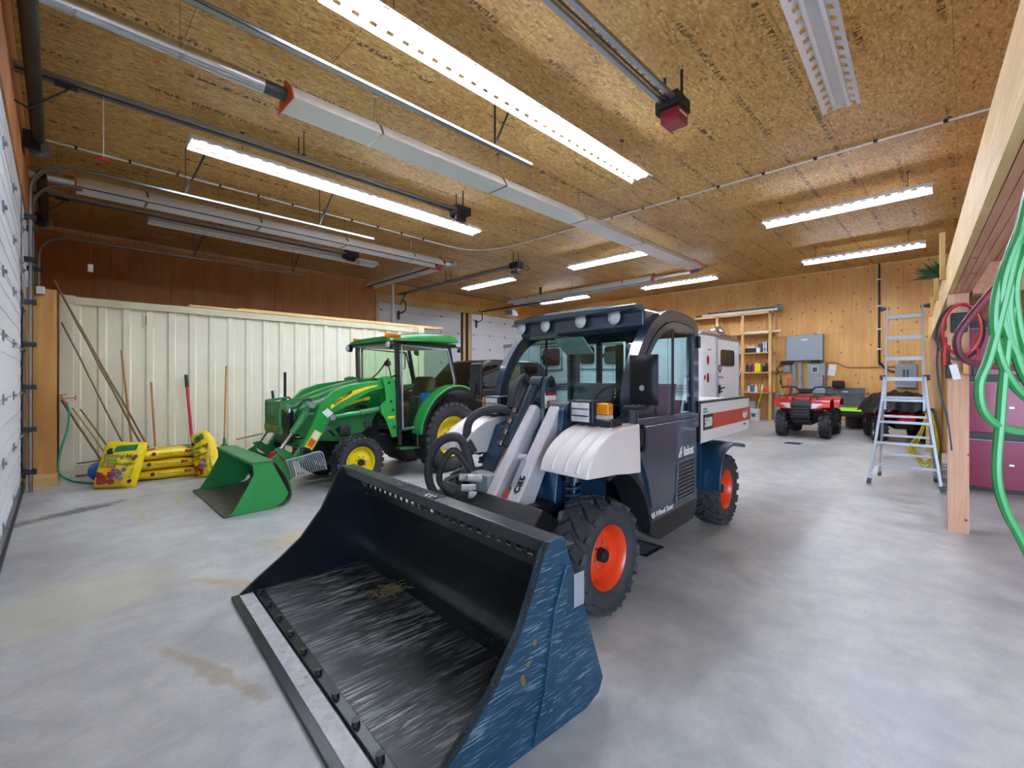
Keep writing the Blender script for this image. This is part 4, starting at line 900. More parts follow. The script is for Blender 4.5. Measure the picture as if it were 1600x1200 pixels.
# loader bucket
bp = [(-1.56, .0), (-1.0, .025)] + spl2([(-1.0, .025), (-.93, .07), (-.92, .16), (-.97, .32), (-1.08, .49)], 4)
lb = MB().ring(bp, inset(bp, .012), -.77, .77, 'y', False).build('bucket', 'inner', tr)
bo_ = inset(bp, .013); MB().ring(bo_, inset(bo_, .006), -.77, .77, 'y', False).build('bucket_back', 'bgreen', lb)
sp = [(-1.56, .0), (-1.50, .035), (-1.37, .26), (-1.30, .40), (-1.31, .505), (-1.12, .515), (-.94, .14), (-.99, .06), (-1.1, .0)]
for s in (-1, 1): MB().prism(sp, s * .765, s * .785).build('side_plate', 'bgreen', lb, bev=.003)
MB().b2((-1.32, -.785, .495), (-1.10, .785, .53)).build('top_flange', 'dgreen', lb, bev=.008)
MB().b2((-1.58, -.785, .0), (-1.48, .785, .018)).build('cutting_edge', 'inner', lb)
# grey tined fork head carried on the loader arm
fk = thing('tined_fork', 'grey plastic tined fork head leaning on the green loader arm', 'fork', (2.72, 6.2, 0), 4)
n = 17; 
for i in range(n):
    t = i / (n - 1); x = -.985 + .37 * t; z = .505 + .05 * t
    MB().tube([(x, -.80, z), (x + .03, -.82, z - .08), (x + .055 + .03 * t, -.80, z - .19 - .02 * t)], .0065, 6, smooth=2).build('tine', 'grey', fk)
MB().tube([(-.99, -.80, .505), (-.8, -.80, .53), (-.6, -.80, .56), (-.55, -.80, .47), (-.52, -.8, .34)], .011, 8, smooth=3).build('head_bar', 'grey', fk)
MB().tube([(-.80, -.79, .53), (-.74, -.62, .6), (-.62, -.585, .57)], .014, 8).build('socket', 'dsteel', fk)
MB().b2((-.86, -.825, .33), (-.8, -.80, .36)).build('clip', 'grey', fk)
# cab
CF = lambda s: s * .60
corner = {'f': (.605, -1), 'r': (1.68, -1)}
for s in (-1, 1):
    y = s * .60
    MB().bar((.595, y, 1.97), (.635, y, .48), .065, .06, up=(0, 1, 0)).build('door_pillar', 'black', tr, bev=.012)
    MB().bar((1.70, s * .58, 1.32), (1.56, s * .58, 1.94), .05, .05, up=(0, 1, 0)).build('rear_pillar', 'black', tr, bev=.01)
    dl = [(.66, 1.90), (1.53, 1.87), (1.67, 1.40), (1.66, 1.30), (1.42, 1.24), (1.2, 1.1), (1.06, .9), (.98, .70), (.68, .70)]
    d = MB().ring(dl, inset(dl, .028, True), y - .012, y + .012).build('door', 'grey' if s < 0 else 'black', tr, bev=.004)
    MB().prism(inset(dl, .02, True), y - .003, y + .003).build('door_glass', 'glass_t', d, smooth=0)
    MB().tube([(.70, y + s * .02, 1.55), (.70, y + s * .05, 1.57), (.70, y + s * .05, 1.78), (.70, y + s * .02, 1.8)], .009, 6).build('grab_handle', 'black', d)
    # rear fender: green arch over the wheel with black inner lip
    fo = spl2([(.87, .62), (.92, .82), (1.03, 1.02), (1.2, 1.18), (1.42, 1.29), (1.62, 1.315), (1.82, 1.27), (1.97, 1.15)], 4)
    MB().ring(fo, inset(fo, .03), s * .55, s * .80, 'y', False).build('rear_fender', 'green', tr, bev=.012)
    fi = inset(fo, .031); MB().ring(fi, inset(fi, .05), s * .36, s * .79, 'y', False).build('fender_lip', 'black', tr)
    w_ = spl2([(1.0, .6), (1.06, .9), (1.2, 1.08), (1.42, 1.2), (1.7, 1.2)], 3)
    MB().prism([(.66, .55)] + w_ + [(1.7, .6)], s * .36, s * .40).build('cab_side', 'black', tr)
    lp = MB().cyl((.44, s * .62, 1.885), (.50, s * .62, 1.885), .055, n=18).bar((.5, s * .62, 1.89), (.58, s * .6, 1.93), .03, .02).build('work_lamp', 'black', tr)
    MB().lathe([(0, .05), (-.02, .035), (-.028, .001)], (.44, s * .62, 1.885), (1, 0, 0), 18).build('lens', 'lens', lp)
    MB().grid(lambda u, v: (.38 + .26 * u + (.12 if s > 0 else 0), s * ((.635 if s < 0 else .56) + .02 * math.sin(PI * u) * math.sin(PI * v)), 1.985 + .06 * v - .015 * u), 8, 6, .04).build('turn_signal', 'amber', tr)
    MB().cyl((1.74, s * .6, 1.88), (1.78, s * .63, 1.86), .05, .045, n=14).bar((1.74, s * .6, 1.9), (1.62, s * .56, 1.95), .02, .02).build('rear_lamp', 'black', tr)
    MB().bar((.66, s * .5, .42), (1.05, s * .5, .40), .16, .03, up=(0, 0, 1)).build('step', 'dgreen', tr, bev=.008)
    MB().bar((.98, s * .55, .70), (.99, s * .55, .42), .03, .015).build('step_bracket', 'grey', tr)
RP = [(.02, 1.93), (.10, 1.905), (1.66, 1.955), (1.75, 1.99), (1.74, 2.04)] 
def rf(u, v):
    x = .42 + 1.34 * u; y = (v - .5) * 1.36; e = max(0, 1 - abs(2 * v - 1) ** 7); q = max(0, 1 - abs(2 * u - 1) ** 9)
    return (x, y * (.95 + .05 * q), 1.935 + .05 * u + (.03 + .11 * math.sin(PI * min(.62, .12 + u * .62))) * e ** .5 * q ** .5)
MB().grid(rf, 20, 20, .03).build('roof', 'green', tr)
MB().prism([(.47, -.6), (1.7, -.62), (1.7, .62), (.47, .6)], 1.90, 1.955, 'z').build('roof_liner', 'black', tr, bev=.02)
MB().prism([(.60, 1.0), (.57, 1.91), (.575, 1.91), (.605, 1.0)], -.57, .57).build('windshield', 'glass_t', tr)
MB().prism([(1.69, 1.3), (1.56, 1.9), (1.565, 1.9), (1.695, 1.3)], -.55, .55).build('rear_window', 'glass_t', tr)
MB().bar((.60, -.5, 1.36), (.60, .5, 1.36), .05, .06).build('cowl', 'black', tr)
MB().tube([(.585, .2, 1.38), (.575, -.1, 1.5), (.565, -.42, 1.70)], .01, 6).build('wiper', 'black', tr)
s_ = MB().prism([(1.0, .85), (1.4, .85), (1.52, 1.1), (1.58, 1.4), (1.52, 1.46), (1.44, 1.42), (1.36, 1.05), (1.0, .98)], -.24, .24).build('seat', 'tan', tr, bev=.04, seg=3)
sw = MB().tube([(.86 + .08 * math.sin(a), .18 * math.cos(a), 1.32 + .14 * math.sin(a)) for a in [i * PI / 10 for i in range(20)]], .014, 8, closed=True).build('steering_wheel', 'black', tr)
MB().prism([(.64, .8), (.8, .8), (.8, 1.2), (.7, 1.34), (.64, 1.36)], -.18, .18).cyl((.72, 0, 1.2), (.86, 0, 1.32), .02, n=8).build('steering_column', 'black', sw)
MB().bar((.86, -.17, 1.32), (.86, .17, 1.32), .025, .01).build('spoke', 'black', sw)
MB().b2((1.0, -.55, .95), (1.45, -.3, 1.15)).b2((.65, -.55, .66), (1.3, .55, .70)).build('console', 'dgrey', tr, bev=.02)
MB().b2((1.05, -.56, 1.08), (1.2, -.52, 1.2)).build('paper_pouch', 'bluebag', tr, rot=(0, 0, 0))
MB().tube([(1.1, .45, 1.0), (1.12, .45, 1.5), (1.05, .4, 1.62)], .012, 6).build('mic_arm', 'black', tr)
MB().ball((1.02, .38, 1.66), .07, (1, .4, .7)).build('inside_mirror', 'black', tr)
MB().tube([(1.9, -.66, 1.12), (1.95, -.66, 1.25), (1.93, -.66, 1.40)], .015, 6).build('lamp_post', 'black', tr)
for c in tr.children: rack(c, Matrix.Identity(4), .08)
# ================================================================ CONTAINER AND WHAT LEANS ON IT
ct = thing('shipping_container', 'cream corrugated steel shipping container standing behind the tractor', 'container', (.02, 9.05, 0))
L = 6.10; zt = 2.59; per = .278
pts = []; x = .14
while x < L - .16:
    pts += [(x, 0.02), (x + .074, .02), (x + .137, .082), (x + .212, .082)]; x += per
pts = [(p[0], p[1]) for p in pts if p[0] <= L - .12] + [(L - .12, .03)]
m = MB(); m.ring(pts, [(a, b + .004) for a, b in pts], .16, zt - .1, 'z', False); m.build('corrugated_side', 'cream', ct, smooth=0)
MB().b2((.02, .4 - .36, .1), (L - .02, 2.40, zt - .06)).b2((0, .09, .1), (L, 2.4, zt - .02)).build('box_body', 'cream', ct)
MB().b2((.0, 0, .02), (L, .07, .17)).build('bottom_rail', 'cream_d', ct, bev=.006)
MB().b2((.0, .0, zt - .11), (L, .07, zt)).build('top_rail', 'cream_d', ct, bev=.006)
for xx in (0, L - .15): MB().b2((xx, -.005, .0), (xx + .15, .12, zt + .005)).build('corner_post', 'cream', ct, bev=.008)
for xx in (0, L - .17):
    for z in (0, zt - .1): MB().b2((xx, -.01, z), (xx + .17, .14, z + .115)).build('corner_casting', 'cream_d', ct, bev=.008)
hr = MB().ring([(.93, 2.21), (1.06, 2.21), (1.06, 2.43), (.93, 2.43)], [(.955, 2.24), (1.035, 2.24), (1.035, 2.40), (.955, 2.40)], .022, .034).build('vent_frame', 'cream_d', ct)
MB().b2((.955, .026, 2.24), (1.035, .03, 2.40)).build('vent_plate', 'tan', hr)
for i, (x0, x1, y, z, lb) in enumerate(((1.45, 6.45, .05, 2.60, 'long pale board lying along the front edge of the container roof'), (1.2, 6.0, .36, 2.60, 'second pale board lying on the container roof behind the first'), (2.2, 6.72, .2, 2.64, 'uppermost pale board, overhanging the right end of the container'))):
    tag(MB().b2((.1 + x0, 9.05 + y, z + .004), (.1 + x1, 9.05 + y + .19, z + .042)).build('board', 'pine_x', bev=.004), lb, 'board', 'boards on the container')
def pole(name, label, a, b, r, mat, cat='pole', kn=0):
    n = 9; pts = [V(a).lerp(V(b), i / n) + V((random.uniform(-kn, kn), random.uniform(-kn, 0) - kn, random.uniform(-kn, kn))) for i in range(n + 1)]
    return tag(MB().tube(pts, r, 7).build(name, mat), label, cat)
pole('long_stick', 'longest weathered stick leaning across the container, reaching above its corner', (-.03, 8.99, 2.78), (1.05, 8.52, .01), .014, 'stick', 'stick', .006)
pole('long_stick', 'second long grey stick leaning just beside the longest one', (.12, 8.97, 2.42), (1.12, 8.53, .01), .013, 'stick', 'stick', .004)
pole('long_stick', 'thin dark stick leaning on the container behind the standing yellow bag', (.05, 8.99, 2.2), (.84, 8.5, .01), .011, 'stick', 'stick', .006)
pole('short_stick', 'short brown stick leaning low, nearest the tap', (.04, 8.98, 1.12), (.56, 8.68, .01), .014, 'stick', 'stick', .003)
pole('short_stick', 'upper of two crossed short sticks right of the tap', (.16, 8.98, 1.0), (.66, 8.62, .01), .011, 'haft', 'stick', .003)
pole('short_stick', 'lower of two crossed short sticks right of the tap', (.235, 8.985, .98), (.74, 8.72, .01), .011, 'stick', 'stick', .003)
pole('wooden_pole', 'tall brown wooden tool handle standing against the container', (.69, 8.99, 1.84), (.82, 8.72, .01), .017, 'haft', 'handle')
pole('wooden_pole', 'shorter brown wooden handle standing behind the stacked yellow bags', (1.04, 8.99, 1.36), (1.09, 8.86, .01), .016, 'haft', 'handle')
rh = thing('red_handled_tool', 'tool with red shaft and black grip leaning on the container', 'tool')
MB().cyl((1.50, 8.985, 1.28), (1.555, 8.75, .03), .021, n=12).build('shaft', 'cordr', rh); MB().cyl((1.492, 9.02, 1.475), (1.50, 8.985, 1.275), .026, n=12).build('grip', 'black', rh)
MB().box((1.557, 8.745, .1), (.2, .012, .2), rot=(R(-20), 0, 0)).build('blade', 'dsteel', rh)
rk = thing('leaf_rake', 'green leaf rake with long wooden handle leaning against the container', 'rake')
MB().cyl((2.06, 9.0, 1.63), (1.985, 8.8, .36), .015, n=10).build('handle', 'haft', rk)
MB().cyl((1.985, 8.8, .42), (1.98, 8.78, .3), .022, n=10).build('ferrule', 'dgreen', rk)
for i in range(15):
    t = i / 14 * 2 - 1
    MB().tube([(1.98 + .02 * t, 8.785, .33), (1.98 + .12 * t, 8.75, .22), (1.98 + .235 * t, 8.72, .12), (1.98 + .25 * t, 8.70, .03)], .007, 5, smooth=2).build('tine', 'dgreen', rk)
MB().tube([(1.98 + .2 * t, 8.745, .17 - .03 * abs(t)) for t in (-1, -.5, 0, .5, 1)], .008, 6).build('brace', 'dgreen', rk)
bh = thing('black_gripped_tool', 'thin tool with black handle standing behind the tractor loader', 'tool')
MB().cyl((2.79, 9.0, 1.19), (2.82, 8.93, .72), .022, n=10).build('grip', 'black', bh); MB().cyl((2.82, 8.93, .73), (2.85, 8.86, .02), .012, n=8).build('shaft', 'dsteel', bh)
MB().b2((2.77, 8.84, .0), (2.93, 8.88, .12)).build('blade', 'dsteel', bh)
pole('loose_pole', 'thin pole lying low along the foot of the container behind the loader', (2.2, 8.96, .36), (3.55, 9.0, .56), .012, 'stick')
wd = MB().prism([(-.1, 0), (.11, 0), (.035, .39), (-.0, .41), (-.03, .39)], -.04, .02).build('wooden_paddle', 'haft', None, (1.70, 8.58, 0), (R(-14), 0, R(8)), bev=.006); tag(wd, 'brown tapered wooden board standing left of the green rake', 'board')
lv = pole('rusty_bar', 'thin rusty bar lying along the container bottom rail', (.2, 8.99, .20), (.75, 8.985, .235), .012, 'stick', 'bar')
# tap and hose
tp = thing('garden_tap', 'brass garden tap on the container corner above the green hose', 'tap', (.05, 8.95, 1.13))
MB().cyl((0, .1, 0), (0, -.06, 0), .02, n=12).cyl((0, -.03, 0), (.05, -.06, -.06), .018, n=10).cyl((0, -.03, 0), (0, -.03, .06), .011, n=8).build('body', 'haft', tp); MB().tube([(-.05, -.03, .065), (0, -.03, .06), (.05, -.03, .065)], .009, 6).cyl((.02, -.06, .01), (.14, -.07, .015), .008, n=8).cyl((.13, -.07, -.02), (.14, -.07, .05), .01, n=8).build('lever', 'haft', tp)
gh = MB().tube([(.10, 8.89, 1.06), (.12, 8.85, .95), (.10, 8.80, .7), (.03, 8.75, .4), (.02, 8.70, .15), (.12, 8.62, .035), (.25, 8.42, .014), (.4, 8.2, .013), (.5, 8.12, .013)], .0135, 8, smooth=6).build('garden_hose', 'teal'); tag(gh, 'teal garden hose hanging from the brass tap to the floor', 'hose')
# bags
def disc(b, name, mat, pts, r, nrm, join=False):
    m = MB()
    for p, rr_ in pts: m.cyl(V(p), V(p) + V(nrm) * .004, rr_, n=10)
    return m.build(name, mat, b, kind='stuff' if join else None)
def bag(label, loc, rot, w, h, d, loose=0.0):
    t = thing('soil_bag', label, 'bag', loc, 0, 'yellow potting soil bags', rot)
    def S(sgn):
        def f(u, v):
            a = 2 * u - 1; b = 2 * v - 1
            e = (max(0, 1 - abs(a) ** 4) * max(0, 1 - abs(b) ** 3.4)) ** .5
            wob = .010 * math.sin(9 * a + 3 * b) * math.sin(7 * b + 1) * e + .006 * math.sin(17 * b + 6 * a) * e
            ww = (1 - .06 * abs(b) ** 4) * (1 - loose * max(0, b) ** 2 * .5) + .015 * math.sin(8 * b + 2)
            return (a * w / 2 * ww - loose * .14 * max(0, b) ** 2, sgn * (d / 2 * e + wob), h * v)
        return f
    m = MB(); m.grid(S(-1), 22, 26); m.grid(S(1), 22, 26); bmesh.ops.remove_doubles(m.bm, verts=m.bm.verts, dist=.002); b = m.build('sack', 'bagy', t, smooth=80)
    f = S(-1)
    def patch(name, mat, u0, u1, v0, v1, off=.004, n=10, sk=0):
        mm = MB(); mm.grid(lambda u, v: tuple(V(f(u0 + (u1 - u0) * u, v0 + (v1 - v0) * v + sk * u)) + V((0, -off, 0))), n, n); return mm.build(name, mat, b, smooth=80)
    q = lambda u, v, o=.006: tuple(V(f(u, v)) + V((0, -o, 0)))
    patch('green_band', 'bagg', .36, .84, .72, .86, sk=.06)
    disc(b, 'logo_disc', 'black', [(q(.26, .74), w * .09)], 0, (0, -1, 0)); disc(b, 'round_seal', 'black', [(q(.87, .13), w * .055)], 0, (0, -1, 0)); disc(b, 'side_logo', 'bagr', [(q(.88, .64), w * .055), (q(.86, .59), w * .05)], 0, (0, -1, 0), True)
    disc(b, 'flower_picture', 'bagr', [(q(random.uniform(.12, .5), random.uniform(.08, .28), .004 + .0006 * k), w * random.uniform(.035, .075)) for k in range(26)], 0, (0, -1, 0), True)
    disc(b, 'flower_picture', 'bagp', [(q(random.uniform(.46, .7), random.uniform(.16, .36), .004 + .0006 * k), w * random.uniform(.03, .06)) for k in range(16)], 0, (0, -1, 0), True)
    for v_, tx, sz, mt in ((.60, 'Potting Mix', .16, 'dgreen'), (.52, 'Terreau', .14, 'dgreen'), (.45, "d'empotage", .15, 'dgreen'), (.385, 'FLOWERS', .085, 'bagr')):
        text(tx, w * sz, mt, b, (f(.16, v_)[0], f(.42, v_)[1] - .012, h * v_), (R(90), 0, 0), bold=.001)
    text('Potting Mix', w * .09, 'dgreen', b, (f(.9, .2)[0], f(.88, .32)[1] - .006, h * .2), (R(90), R(-90), 0))
    return t
bag('standing yellow potting mix bag at the left end of the bag stack', (.52, 7.78, .0), (R(-24), R(3), R(-32)), .48, .62, .20)
for i, (z, dx, lb) in enumerate(((.0, .06, 'bottom bag of the three stacked yellow soil bags'), (.142, .0, 'middle bag of the three stacked yellow soil bags'), (.284, .03, 'top bag of the three stacked yellow soil bags'))):
    t = thing('soil_bag', lb, 'bag', (1.12 + dx, 8.20, z), -6 + 5 * i, 'yellow potting soil bags')
    def S(sgn, dd=.07):
        def f(u, v):
            a = 2 * u - 1; b = 2 * v - 1; e = (max(0, 1 - abs(a) ** 5) * max(0, 1 - abs(b) ** 5)) ** .42
            sag = -.02 * abs(a) ** 3 * (i > 0)
            return (a * .42, b * .24 * (1 - .04 * a * a), .07 + sgn * dd * e + .004 * math.sin(8 * a + i) * e + sag)
        return f
    m = MB(); m.grid(S(-1), 22, 14); m.grid(S(1), 22, 14); bmesh.ops.remove_doubles(m.bm, verts=m.bm.verts, dist=.002); b = m.build('sack', 'bagy', t, smooth=80)
    f = S(1)
    def patch(name, mat, u0, u1, v0, v1, off=.004):
        MB().grid(lambda u, v: tuple(V(f(u0 + (u1 - u0) * u, v0 + (v1 - v0) * v)) + V((0, -.003, off))), 8, 8).build(name, mat, b, smooth=80)
    patch('green_band', 'bagg', .72, .94, .12, .9); patch('flower_picture', 'bagr', .06, .3, .2, .6)
    text('Potting Mix', .07, 'dgreen', b, (-.13, -.05, .146), (0, 0, 0))
    text('Potting Mix Terreau', .034, 'dgreen', b, (-.16, -.2385, .075), (R(74), 0, 0)); disc(b, 'edge_seal', 'black', [((-.22, -.236, .085), .026)], 0, (0, -1, .2)); disc(b, 'edge_logo', 'bagr', [((.16, -.236, .09), .024), ((.2, -.236, .088), .02)], 0, (0, -1, .2), True)
bag('yellow soil bag slumped upright at the right end of the stack, crumpled top', (1.55, 7.70, .0), (R(-12), R(-20), R(-52)), .34, .70, .20, loose=.5)
bb = MB()
bb.ball((0, 0, .15), .2, (1.05, .7, .75), 16, 10, .10); bb.ball((.08, .05, .36), .1, (.9, .6, .9), 12, 8, .14)
tag(bb.build('plastic_bag', 'bluebag', None, (.50, 8.42, 0), smooth=25), 'crumpled blue plastic bag behind the standing yellow bag', 'bag')
gc = thing('fuel_can', 'small red plastic can on the floor behind the tractor loader', 'can', (2.62, 8.3, 0))
MB().b2((-.16, -.1, 0), (.16, .1, .2)).build('body', 'red', gc, bev=.03); MB().tube([(-.1, 0, .2), (-.08, 0, .26), (.08, 0, .26), (.1, 0, .2)], .015, 6).build('handle', 'red', gc); MB().cyl((.12, 0, .2), (.12, 0, .25), .03, n=12).build('cap', 'black', gc)
rm = thing('push_mower', 'red machine part low behind the far loader arm', 'machine', (1.98, 7.55, 0))
MB().b2((-.2, -.12, .05), (.2, .12, .24)).build('deck', 'red', rm, bev=.04)
for x in (-.15, .15): MB().cyl((x, -.15, .08), (x, -.12, .08), .08, n=16).build('wheel', 'black', rm)
# ================================================================ SUV AND HORSE TRAILER
sv = thing('suv', 'dark suv parked behind the tractor in front of the far overhead doors', 'car', (6.35, 9.25, 0))
low = [(0, .45), (.05, .85), (.3, 1.02), (1.3, 1.15), (4.55, 1.18), (4.72, 1.05), (4.75, .5), (4.6, .35), (.1, .35)]
MB().prism(low, 0, 1.95).build('body', 'suv', sv, bev=.07, seg=3)
cab = [(1.2, 1.12), (1.95, 1.86), (2.3, 1.95), (4.2, 1.93), (4.5, 1.75), (4.7, 1.15)]
m = MB(); A = [m.v((x, .05 + max(0, z - 1.15) * .14, z)) for x, z in cab]; B = [m.v((x, 1.90 - max(0, z - 1.15) * .14, z)) for x, z in cab]
m.face(A); m.face(B[::-1])
for i in range(6): m.face([A[i], B[i], B[(i + 1) % 6], A[(i + 1) % 6]])
m.build('cabin', 'suv', sv, bev=.05, seg=3)
for s, y in ((1, .06), (-1, 1.89)):
    for k, q in enumerate(([(1.45, 1.2), (2.0, 1.76), (2.45, 1.8), (2.45, 1.2)], [(2.53, 1.2), (2.53, 1.8), (3.35, 1.79), (3.35, 1.2)], [(3.43, 1.2), (3.43, 1.79), (4.15, 1.77), (4.45, 1.2)])):
        m = MB(); m.poly([(x, y + s * (z - 1.15) * .14 - s * .012, z) for x, z in q]); m.poly([(x, y + s * (z - 1.15) * .14 - s * .02, z) for x, z in q[::-1]]); m.build('side_window', 'tan' if k == 1 else 'glass_d', sv, smooth=0)
for x in (.85, 3.75):
    for y, sd in ((.0, -1), (1.95, 1)):
        w = MB().cyl((x, y - .02 * sd * -1, .37), (x, y - .24 * sd, .37), .37, n=28).build('tire', 'rubber', sv, bev=.03); MB().cyl((x, y, .37), (x, y + .03 * sd, .37), .24, n=24).build('rim', 'grey', w, bev=.01)
MB().ball((1.75, -.12, 1.22), .1, (.7, 1, .8)).build('side_mirror', 'suv', sv)
MB().b2((-.02, .25, .72), (.03, .55, .88)).b2((-.02, 1.4, .72), (.03, 1.7, .88)).parts('headlight', 'lens', sv, bev=.015)

tl = thing('horse_trailer', 'white horse trailer with drop windows, rear door facing the open floor', 'trailer', (11.5, 4.72, 0))
def rr(x0, x1, z0, z1, r, k=4):
    out = []
    for cx, cz, a0 in ((x1 - r, z1 - r, 0), (x0 + r, z1 - r, 90), (x0 + r, z0 + r, 180), (x1 - r, z0 + r, 270)):
        out += [(cx + r * math.cos(R(a0 + 90 * i / k)), cz + r * math.sin(R(a0 + 90 * i / k))) for i in range(k + 1)]
    return out
MB().prism(rr(0, 2.5, 0, 7.3, .18), .4, 2.55, 'z').build('body', 'trail', tl, smooth=50)
MB().prism(rr(-.03, 2.53, -.03, 7.33, .2), 2.52, 2.64, 'z').build('roof_rail', 'alu', tl, bev=.04, seg=3)
MB().prism(rr(-.02, 2.52, -.02, 7.32, .2), .38, .56, 'z').build('floor_rail', 'alu', tl)
for z in (1.05, 1.13, 1.21): MB().b2((-.03, .2, z), (0, 7.1, z + .04)).build('side_rib', 'alu', tl)
for y, w_, h0, h1 in ((4.94, .66, 1.86, 2.36), (3.5, .46, 1.88, 2.36), (2.62, .46, 1.86, 2.33)):
    d = MB().ring(rr(y - w_ / 2 - .14, y + w_ / 2 + .14, h0 - .2, h1 + .12, .03, 1), rr(y - w_ / 2 - .10, y + w_ / 2 + .10, h0 - .16, h1 + .08, .03, 1), -.03, 0, 'x').build('drop_door', 'alu', tl)
    MB().ring(rr(y - w_ / 2 - .03, y + w_ / 2 + .03, h0 - .03, h1 + .03, .1), rr(y - w_ / 2, y + w_ / 2, h0, h1, .09), -.035, -.0, 'x').build('window_frame', 'black', d)
    MB().prism(rr(y - w_ / 2, y + w_ / 2, h0, h1, .09), -.015, -.008, 'x').build('window_pane', 'glass_d', d, smooth=0)
    MB().b2((-.05, y + w_ / 2 + .05, (h0 + h1) / 2 - .06), (-.01, y + w_ / 2 + .09, (h0 + h1) / 2 + .06)).build('latch', 'black', d)
for k in range(12): MB().b2((-.008, .35 + k * .56, .6), (.0, .36 + k * .56, 2.5)).build('panel_seam', 'grey', tl)
rd = MB().b2((.9, -.03, .55), (2.48, .0, 2.5)).build('rear_door', 'trail', tl, bev=.006)
MB().ring(rr(.88, 2.5, .53, 2.52, .02, 1), rr(.93, 2.45, .58, 2.47, .02, 1), -.045, -.02).build('door_frame', 'alu', rd)
MB().ring(rr(1.12, 2.12, 1.76, 2.2, .1), rr(1.16, 2.08, 1.80, 2.16, .08), -.045, -.02).build('window_frame', 'black', rd)
MB().prism(rr(1.16, 2.08, 1.80, 2.16, .08), -.036, -.032).build('window_pane', 'glass_d', rd, smooth=0)
MB().b2((1.6, -.04, 1.8), (1.63, -.03, 2.16)).build('window_bar', 'black', rd)
em = MB().prism([(1.08, 1.55), (1.2, 1.66), (1.2, 1.73), (1.14, 1.77), (1.02, 1.77), (.96, 1.73), (.96, 1.66)], -.034, -.031).build('emblem', 'lred', rd, smooth=0)
MB().prism([(1.02, 1.72), (1.05, 1.66), (1.08, 1.70), (1.11, 1.66), (1.14, 1.72), (1.1, 1.7), (1.08, 1.73), (1.06, 1.7)], -.036, -.034).build('emblem_mark', 'white', rd, smooth=0)
m = MB()
for k in range(8): m.b2((.96 + k * .048, -.033, 1.43), (.99 + k * .048, -.031, 1.465 + .012 * (k in (0, 3, 5))))
m.build('maker_mark', 'dgrey', rd, kind='stuff')
lh = MB().b2((.98, -.06, 1.02), (1.06, -.03, 1.24)).cyl((1.02, -.08, 1.15), (1.28, -.08, 1.17), .02, n=8).cyl((.9, -.06, 1.06), (1.2, -.06, 1.06), .014, n=8).build('door_latch', 'black', rd)
for z in (.8, 1.5, 2.2): MB().cyl((2.5, -.05, z), (2.5, -.05, z + .12), .02, n=8).build('hinge', 'alu', rd)
for z, h in ((1.89, .2), (1.43, .22)): MB().ball((.34, -.0, z), .1, (.55, .35, h * 6)).build('tail_light', 'lred', tl)
MB().b2((.13, -.01, 1.38), (.2, .0, 1.5)).build('reflector', 'lred', tl)
for x in (1.2, 1.5, 1.8): MB().ball((x, -.03, 2.585), .03, (1.3, .6, 1)).build('marker_light', 'lred', tl)
MB().tube([(.3, -.03, 2.15), (.3, -.08, 2.15), (.36, -.08, 2.15)], .012, 6).build('tie_ring', 'dsteel', tl)
for y in (3.2, 4.1):
    for x, s in ((.1, -1), (2.4, 1)): MB().cyl((x, y, .36), (x + s * .0 - s * .22, y, .36), .36, n=26).build('tire', 'rubber', tl, bev=.02)
MB().ball((1.9, .35, 2.76), .2, (1.5, .9, .62), 14, 9, .16).parts('x', 'silverbag', None)[0].name = 'crumpled_bag'
tag(bpy.data.objects['crumpled_bag'], 'crumpled silver plastic bundle on the roof of the white trailer', 'bag').location = (11.5, 4.72, 0)

# ================================================================ SHELVING AND END WALL
sh = thing('shelving', 'tall pine shelving unit built against the plywood end wall', 'shelf', (17.0, 4.66, 0))
for y in (.04, .91, 1.78, 2.65, 3.52):
    MB().b2((0, y - .045, 0), (.04, y + .045, 3.68)).build('upright', 'pine', sh)
for y in (.04, 1.78, 3.52): MB().b2((.46, y - .045, 0), (.5, y + .045, 3.68)).build('upright', 'pine', sh)
for z in (.95, 1.64, 2.31, 2.98): MB().b2((.0, 0, z - .034), (.5, 3.56, z - .004)).build('shelf_board', 'pine_x', sh)
MB().b2((-.0, 0, 3.62), (.04, 3.56, 3.70)).build('top_rail', 'pine_x', sh); MB().b2((.04, 0, 3.66), (.5, 3.56, 3.70)).build('shelf_board', 'pine_x', sh)
def obj(mb, name, mat, label, cat, loc, group=None, rot=(0, 0, 0), **k):
    return tag(mb.build(name, mat, None, loc, rot, **k), label, cat, group)
# on top of the shelving
for i, (x, y0, y1, z, mat, lb) in enumerate(((17.08, 4.5, 7.0, 3.74, 'white', 'long white pipe on the front edge of the shelving top'), (17.22, 4.6, 7.3, 3.75, 'dgrey', 'dark pipe lying behind the white pipe on the shelving top'), (17.34, 4.4, 6.9, 3.745, 'alu', 'metal rail at the back of the shelving top'))):
    obj(MB().cyl((0, y0, 0), (0, y1, 0), .04, n=10), 'long_pipe', mat, lb, 'pipe', (x, 0, z))
obj(MB().b2((-.05, -1.1, 0), (.05, 1.15, .06)), 'long_box', 'dgrey', 'long dark box lying on the pipes on the shelving top', 'box', (17.2, 5.7, 3.79))
obj(MB().ball((0, 0, .12), .16, (.9, .8, .7), 12, 8, .2), 'crumpled_cloth', 'grey', 'crumpled grey cloth at the right end of the shelving top', 'cloth', (17.25, 4.5, 3.70), smooth=30)
for i, (y, z, r, lb) in enumerate(((4.9, 3.0, .03, 'white pipe on the second highest shelf, sticking out to the right'), (4.95, 3.0, .02, 'thin pale strip behind the white pipe on the second highest shelf'))):
    obj(MB().cyl((0, -.5, r), (0, .75, r), r, n=10), 'short_pipe', 'white' if i == 0 else 'pine_x', lb, 'pipe', (17.1 + .12 * i, y, z - .02))
bn = thing('plastic_bin', 'dark bin with white contents on the middle shelf', 'bin', (17.25, 5.32, 2.31))
